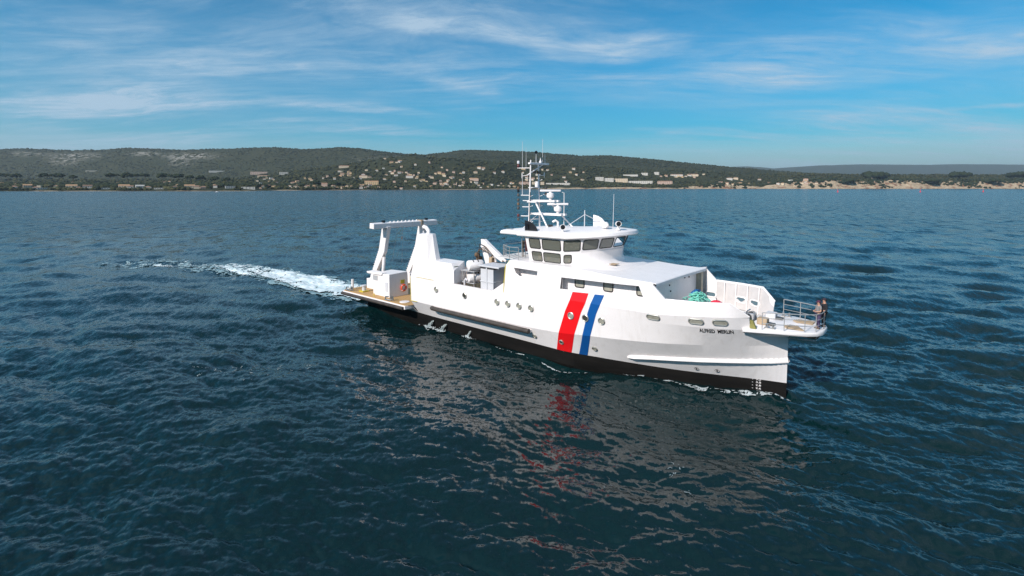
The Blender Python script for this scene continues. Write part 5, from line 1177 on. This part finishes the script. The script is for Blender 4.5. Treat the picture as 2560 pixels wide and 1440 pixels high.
MB().sphere((0,0,.25), .35, 12, 8, (1.3,.7,.7)).build('bag', 'orange', e, 60)
# fore deck gear
e = on_ship('storage_bin', 37.3, -.4, 4.42, 'pale grey open bin under the turquoise rope on the fore deck', 'bin')
MB().box(-.6,.6,-1.0,1.0,0,.95).build('bin_body', 'boxgrey', e, None, .04); MB().box(-.66,.66,-1.06,1.06,.95,1.02).build('rim', 'boxgrey', e, None, .03)
e = on_ship('rope_pile', 37.3, -.4, 5.45, 'heap of turquoise rope coils on the pale bin on the fore deck', 'rope')
for k in range(34):
    cx_, cy_ = random.gauss(0,.36), random.gauss(0,.58); hh = max(0, .55-.6*math.hypot(cx_,cy_*.6)); rr = random.uniform(.15,.3)
    ax = Vector((random.gauss(0,.5), random.gauss(0,.5), 1)).normalized(); u = ax.cross(Vector((1,.2,0))).normalized(); v_ = ax.cross(u)
    pts = [tuple(Vector((cx_,cy_,hh+.08)) + (u*math.cos(a)+v_*math.sin(a)*.8)*rr*(1+.06*math.sin(3*a+k)) + Vector((0,0,.1*random.random()))) for a in (2*math.pi*q/14*1.05 for q in range(15))]
    if k < 6:
        y0 = random.uniform(-1.0,1.0); pts = [(-.3,y0,.35),(.35,y0,.30),(.68,y0+.05,.05),(.72,y0+.1,-.3),(.72,y0+.2,-.6)]
    MB().tube(pts, .034, 6).build('coil', 'turq', e, 60)
MB().sphere((0,0,.1), .5, 14, 8, (1.1,1.5,.75)).build('core', 'turq', e, 60)
def heap(name, X, Y, Z, r, sc, m, label, cat, seed):
    g = np.random.default_rng(seed); e = on_ship(name, X, Y, Z, label, cat)
    P = IV2*(1+.16*g.normal(size=(len(IV2),1)))*r*np.array(sc); P[:,2] = np.maximum(P[:,2], 0)
    o = mesh_np('cover', P, IF2, M[m]); o.parent = e
heap('tarp_bundle', 36.5, -2.3, 4.9, .62, (1,1.25,1.1), 'blackcloth', 'black tarpaulin bundle at the foot of the front bulkhead', 'bundle', 1)
heap('blue_bag', 36.9, -1.55, 4.95, .42, (1,1.1,1.0), 'bluecloth', 'blue bag between the black bundle and the rope bin', 'bag', 2)
heap('blue_cloth', 36.9, .3, 5.85, .38, (.8,1.4,.9), 'bluecloth', 'blue cloth lying on top of the turquoise rope', 'cloth', 3)
part(MB().box(38.1,39.1,-.85,.15,4.42,4.67), 'buoy_stand', 'white2', bevel=.04)
part(MB().box(36.0,37.0,-3.0,-1.1,4.42,4.95), 'low_locker', 'white2', bevel=.05)
def buoy(X, Y, Z, r, label):
    e = on_ship('mooring_buoy', X, Y, Z, label, 'buoy'); d = Vector((-.1,.2,1)).normalized()
    n = 10
    MB().lathe([(r*math.sin(R(a)), -r*math.cos(R(a))) for a in (4,20,40,60,80,92)], (0,0,r), d, 20).build('lower_half', 'white2', e, 60)
    MB().lathe([(r*1.012*math.sin(R(a)), -r*1.012*math.cos(R(a))) for a in (92,100,115,130,145,160,172)], (0,0,r), d, 20).build('upper_half', 'redplastic', e, 60)
    MB().torus(tuple(Vector((0,0,r))+d*r*1.02), .1, .03, (1,0,0), 12, 6).build('eye', 'steel', e, 60)
buoy(38.6, -.35, 4.66, .56, 'big mooring buoy with red top half on the fore deck')
buoy(39.1, -1.2, 4.42, .42, 'smaller red and white mooring buoy in front of the big one')
e = on_ship('white_crate', 39.0, -.95, 4.95, 'white crate leaning before the big mooring buoy', 'crate')
MB().box(-.35,.35,-.35,.35,-.5,.55).build('crate_body', 'white2', e, None, .04); MB().box(-.37,.37,-.37,.37,.5,.58).build('lid', 'boxgrey', e, None, .02)

# ------------------------------------------------------------------ two people at the bow
M['skin'] = mat('skin', (0.46, 0.25, 0.17), 0.6); M['greyshirt'] = mat('grey_shirt', (0.24, 0.225, 0.22), 0.9, var=.2, vscale=6); M['purple'] = mat('purple_trousers', (0.075, 0.055, 0.12), 0.9, var=.2, vscale=5)
M['darkcloth'] = mat('dark_clothes', (0.02, 0.02, 0.024), 0.9, var=.3, vscale=5); M['cap'] = mat('dark_cap', (0.035, 0.02, 0.03), 0.8); M['capwine'] = mat('wine_cap', (0.09, 0.02, 0.05), 0.8); M['shoe'] = mat('brown_shoe', (0.10, 0.07, 0.045), 0.7); M['hair'] = mat('dark_hair', (0.015, 0.011, 0.009), 0.7)
def skin_mesh(name, joints, edges, m, parent, root=0, lev=2):
    """joints: (x, y, z, rx, ry)"""
    me = bpy.data.meshes.new(name); me.from_pydata([j[:3] for j in joints], edges, []); me.materials.append(M[m])
    o = bpy.data.objects.new(name, me); COL.objects.link(o); o.parent = parent
    md = o.modifiers.new('skin', 'SKIN'); sv = me.skin_vertices[0].data if me.skin_vertices else None
    if sv is None:
        bm = bmesh.new(); bm.from_mesh(me); bm.verts.layers.skin.verify(); bm.to_mesh(me); bm.free(); sv = me.skin_vertices[0].data
    for i, j in enumerate(joints): sv[i].radius = (j[3], j[4]); sv[i].use_root = (i == root)
    md.use_smooth_shade = True; s_ = o.modifiers.new('sub', 'SUBSURF'); s_.levels = lev; s_.render_levels = lev; return o
def person(X, Y, Z, rz, h, shirt, trousers, cap, label, hold=True, longs=False):
    e = on_ship('person', X, Y, Z, label, 'person', None, rz); s = h/1.75; J = []; E = []
    def j(x, y, z, rx, ry=None): J.append((x*s, y*s, z*s, rx*s, (ry or rx)*s)); return len(J)-1
    def c(*ids): E.extend(zip(ids[:-1], ids[1:]))
    # facing +x; left is +y
    pel = j(0,0,.95,.13,.15); wa = j(.01,0,1.10,.115,.135); ch = j(.0,0,1.30,.12,.16); ne0 = j(-.01,0,1.45,.07,.08); ne = j(.0,0,1.52,.055); hd0 = j(.02,0,1.60,.085,.075); hd1 = j(.02,0,1.68,.095,.08); hd2 = j(.01,0,1.735,.06,.055)
    c(pel, wa, ch, ne0, ne, hd0, hd1, hd2); nose = j(.125,0,1.615,.012); c(hd0, nose)
    for sg in (1, -1):
        hp = j(0,sg*.09,.90,.095); kn = j(.03,sg*.10,.50,.062); an = j(-.01,sg*.11,.09,.042); to = j(.15,sg*.125,.035,.035,.045); c(pel, hp, kn, an, to)
        sh = j(0,sg*.185,1.40,.062)
        if hold: el = j(.02,sg*.25,1.13,.045); wr_ = j(.25,sg*.13,1.10,.032); pm = j(.33,sg*.095,1.12,.030,.036)
        else: el = j(-.03,sg*.24,1.12,.045); wr_ = j(.06,sg*.25,.88,.032); pm = j(.09,sg*.245,.80,.030,.036)
        c(ne0, sh, el, wr_, pm)
        for q in range(4):
            oy = (q-1.5)*.020; ln = (.075,.085,.08,.065)[q]
            if hold: k1 = j(.37,sg*(.085)+oy*.4,1.15+oy,.0095); k2 = j(.37+ln*.45,sg*.05+oy*.3,1.15+oy,.0085)
            else: k1 = j(.10+oy,sg*.245,.745,.0095); k2 = j(.10+oy,sg*.235,.745-ln*.7,.0085)
            c(pm, k1, k2)
        th = j(.34 if hold else .13, sg*(.06 if hold else .22), 1.16 if hold else .78, .011); c(pm, th)
    skin_mesh('body', J, E, 'skin', e)
    def sub(name, pts, edges, m): return skin_mesh(name, [(a*s, b*s, z_*s, r1*s, r2*s) for a, b, z_, r1, r2 in pts], edges, m, e)
    ex = (.02,.25,1.14) if hold else (-.03,.24,1.13)
    sp_ = [(0,0,.90,.15,.17),(.01,0,1.10,.135,.155),(0,0,1.30,.14,.18),(-.01,0,1.44,.095,.11),(0,.19,1.405,.08,.08),(ex[0]*.6,ex[1]-.02,1.24,.07,.07),(0,-.19,1.405,.08,.08),(ex[0]*.6,-ex[1]+.02,1.24,.07,.07)]
    ed = [(0,1),(1,2),(2,3),(3,4),(4,5),(3,6),(6,7)]
    if longs:
        sp_ += [(.02,.25,1.12,.06,.06),(.2,.15,1.1,.05,.05),(.02,-.25,1.12,.06,.06),(.2,-.15,1.1,.05,.05)] if hold else [(-.03,.24,1.12,.06,.06),(.05,.25,.9,.05,.05),(-.03,-.24,1.12,.06,.06),(.05,-.25,.9,.05,.05)]
        ed += [(5,8),(8,9),(7,10),(10,11)]
    sub('shirt', sp_, ed, shirt)
    sub('trousers', [(0,0,.97,.14,.165),(0,.095,.88,.11,.11),(.03,.10,.50,.08,.08),(-.01,.11,.10,.065,.065),(0,-.095,.88,.11,.11),(.03,-.10,.50,.08,.08),(-.01,-.11,.10,.065,.065)], [(0,1),(1,2),(2,3),(0,4),(4,5),(5,6)], trousers)
    for sg in (1, -1): MB().sphere((.06*s, sg*.118*s, .045*s), .055*s, 10, 6, (2.5,1,.8)).build('shoe', 'shoe', e, 60)
    hr = MB().sphere((-.02*s,0,1.675*s), .105*s, 14, 8, (1,.92,1.0)); hr.build('hair', 'hair', e, 60)
    cpm = MB().lathe([(.105*s,-.01*s),(.11*s,.03*s),(.09*s,.085*s),(.03*s,.105*s)], (.01*s,0,1.69*s), n=16).build('cap', cap, e, 50)
    MB().loft([[(.08*s,-.07*s,1.688*s),(.20*s,-.05*s,1.672*s),(.20*s,.05*s,1.672*s),(.08*s,.07*s,1.688*s)],[(.08*s,-.07*s,1.70*s),(.20*s,-.05*s,1.684*s),(.20*s,.05*s,1.684*s),(.08*s,.07*s,1.70*s)]]).build('cap_brim', cap, cpm)
    for sg in (1, -1): MB().sphere((.108*s, sg*.033*s, 1.635*s), .012*s, 8, 6).build('eye', 'lens', e, 60); MB().sphere((.015*s, sg*.088*s, 1.61*s), .028*s, 8, 6, (.8,.4,1.2)).build('ear', 'skin', e, 60)
    MB().box(.100*s,.112*s,-.022*s,.022*s,1.568*s,1.576*s).build('mouth', 'lampred', e)
    return e
face = math.atan2(-.66, -.75)
person(44.62, -.12, PZ(44.4)+.02, face, 1.70, 'greyshirt', 'purple', 'capwine', 'person in grey shirt and purple trousers at the bow rail, holding a controller')
person(44.78, .62, PZ(44.4)+.02, face-.1, 1.74, 'darkcloth', 'darkcloth', 'cap', 'person in dark clothes and cap standing behind the grey-shirted one', hold=False, longs=True)
fv = Vector((-.75,-.66,0)); e = on_ship('remote_controller', 44.62+fv.x*.375, -.12+fv.y*.375, PZ(44.4)+.02+1.115, 'small dark remote controller in the hands of the grey-shirted person', 'controller', None, face)
MB().box(-.03,.05,-.07,.07,-.02,.03).build('controller_body', 'lens', e, None, .01); MB().tube([(.04,.04,.02),(.07,.05,.12)], .006, 5).build('aerial', 'lens', e)

# ------------------------------------------------------------------ cooling-water streams from the starboard side
M['streamwater'] = mat('white_water', (0.40, 0.44, 0.43), 0.4, var=.5, vscale=8, col2=(.3,.36,.36), stretch=(4,4,1))
for i, (X, z, ln) in enumerate(((13.35,.62,.5),(15.3,.64,.6),(18.5,.6,.28))):
    b = B1(X)-.02; g = np.random.default_rng(i); mb = MB()
    for q in range(150 if ln > .4 else 60):
        t_ = g.uniform(0, 1)**.7; rch = ln*g.uniform(.75, 1.05); sp3 = .05 + .20*t_
        c_ = (X-rch*.7*t_+g.normal(0, sp3)*ln, -b-rch*t_+g.normal(0, sp3*.5)*ln, z+.06*t_-(z+.05)*t_*t_+g.normal(0, .02))
        r_ = g.uniform(.012, .04); mb.sphere(c_, r_, 5, 4, (1.3, 1.3, 1.9))
    e = on_ship('water_jet', 0, 0, 0, f'white cooling water jet from the starboard side, {["aftermost","middle","foremost"][i]} of three', 'water jet', 'cooling water jets')
    st = mb.build('stream', 'streamwater', e, 60); st['kind'] = 'stuff'
    sp2 = MB()
    for q in range(60 if ln > .4 else 24):
        cx_, cy_ = X-ln*.35+g.normal(0, .8)*ln-.3*ln, -b-ln*.8+g.normal(0, .2)*ln; r_ = g.uniform(.02, .08)
        sp2.sphere((cx_, cy_, .06+abs(g.normal(0, .05))), r_, 6, 4, (1.8, 1, .5))
    o_ = sp2.build('splash', 'foamedge', e); o_['kind'] = 'stuff'

# ------------------------------------------------------------------ haze: one box of pale air round everything
hz = bpy.data.materials.new('haze_air'); hz.use_nodes = True; t = NT(hz.node_tree); t.n.clear()
pv = t.add('ShaderNodeVolumePrincipled', inp={'Color': (0.72, 0.88, 1.0, 1), 'Density': 3.8e-5, 'Anisotropy': 0.2})
t.add('ShaderNodeOutputMaterial', inp={'Volume': pv.outputs[0]})
hb = MB().box(-46000, 46000, -46000, 46000, -60, 900).build('haze', hz); hb['kind'] = 'stuff'
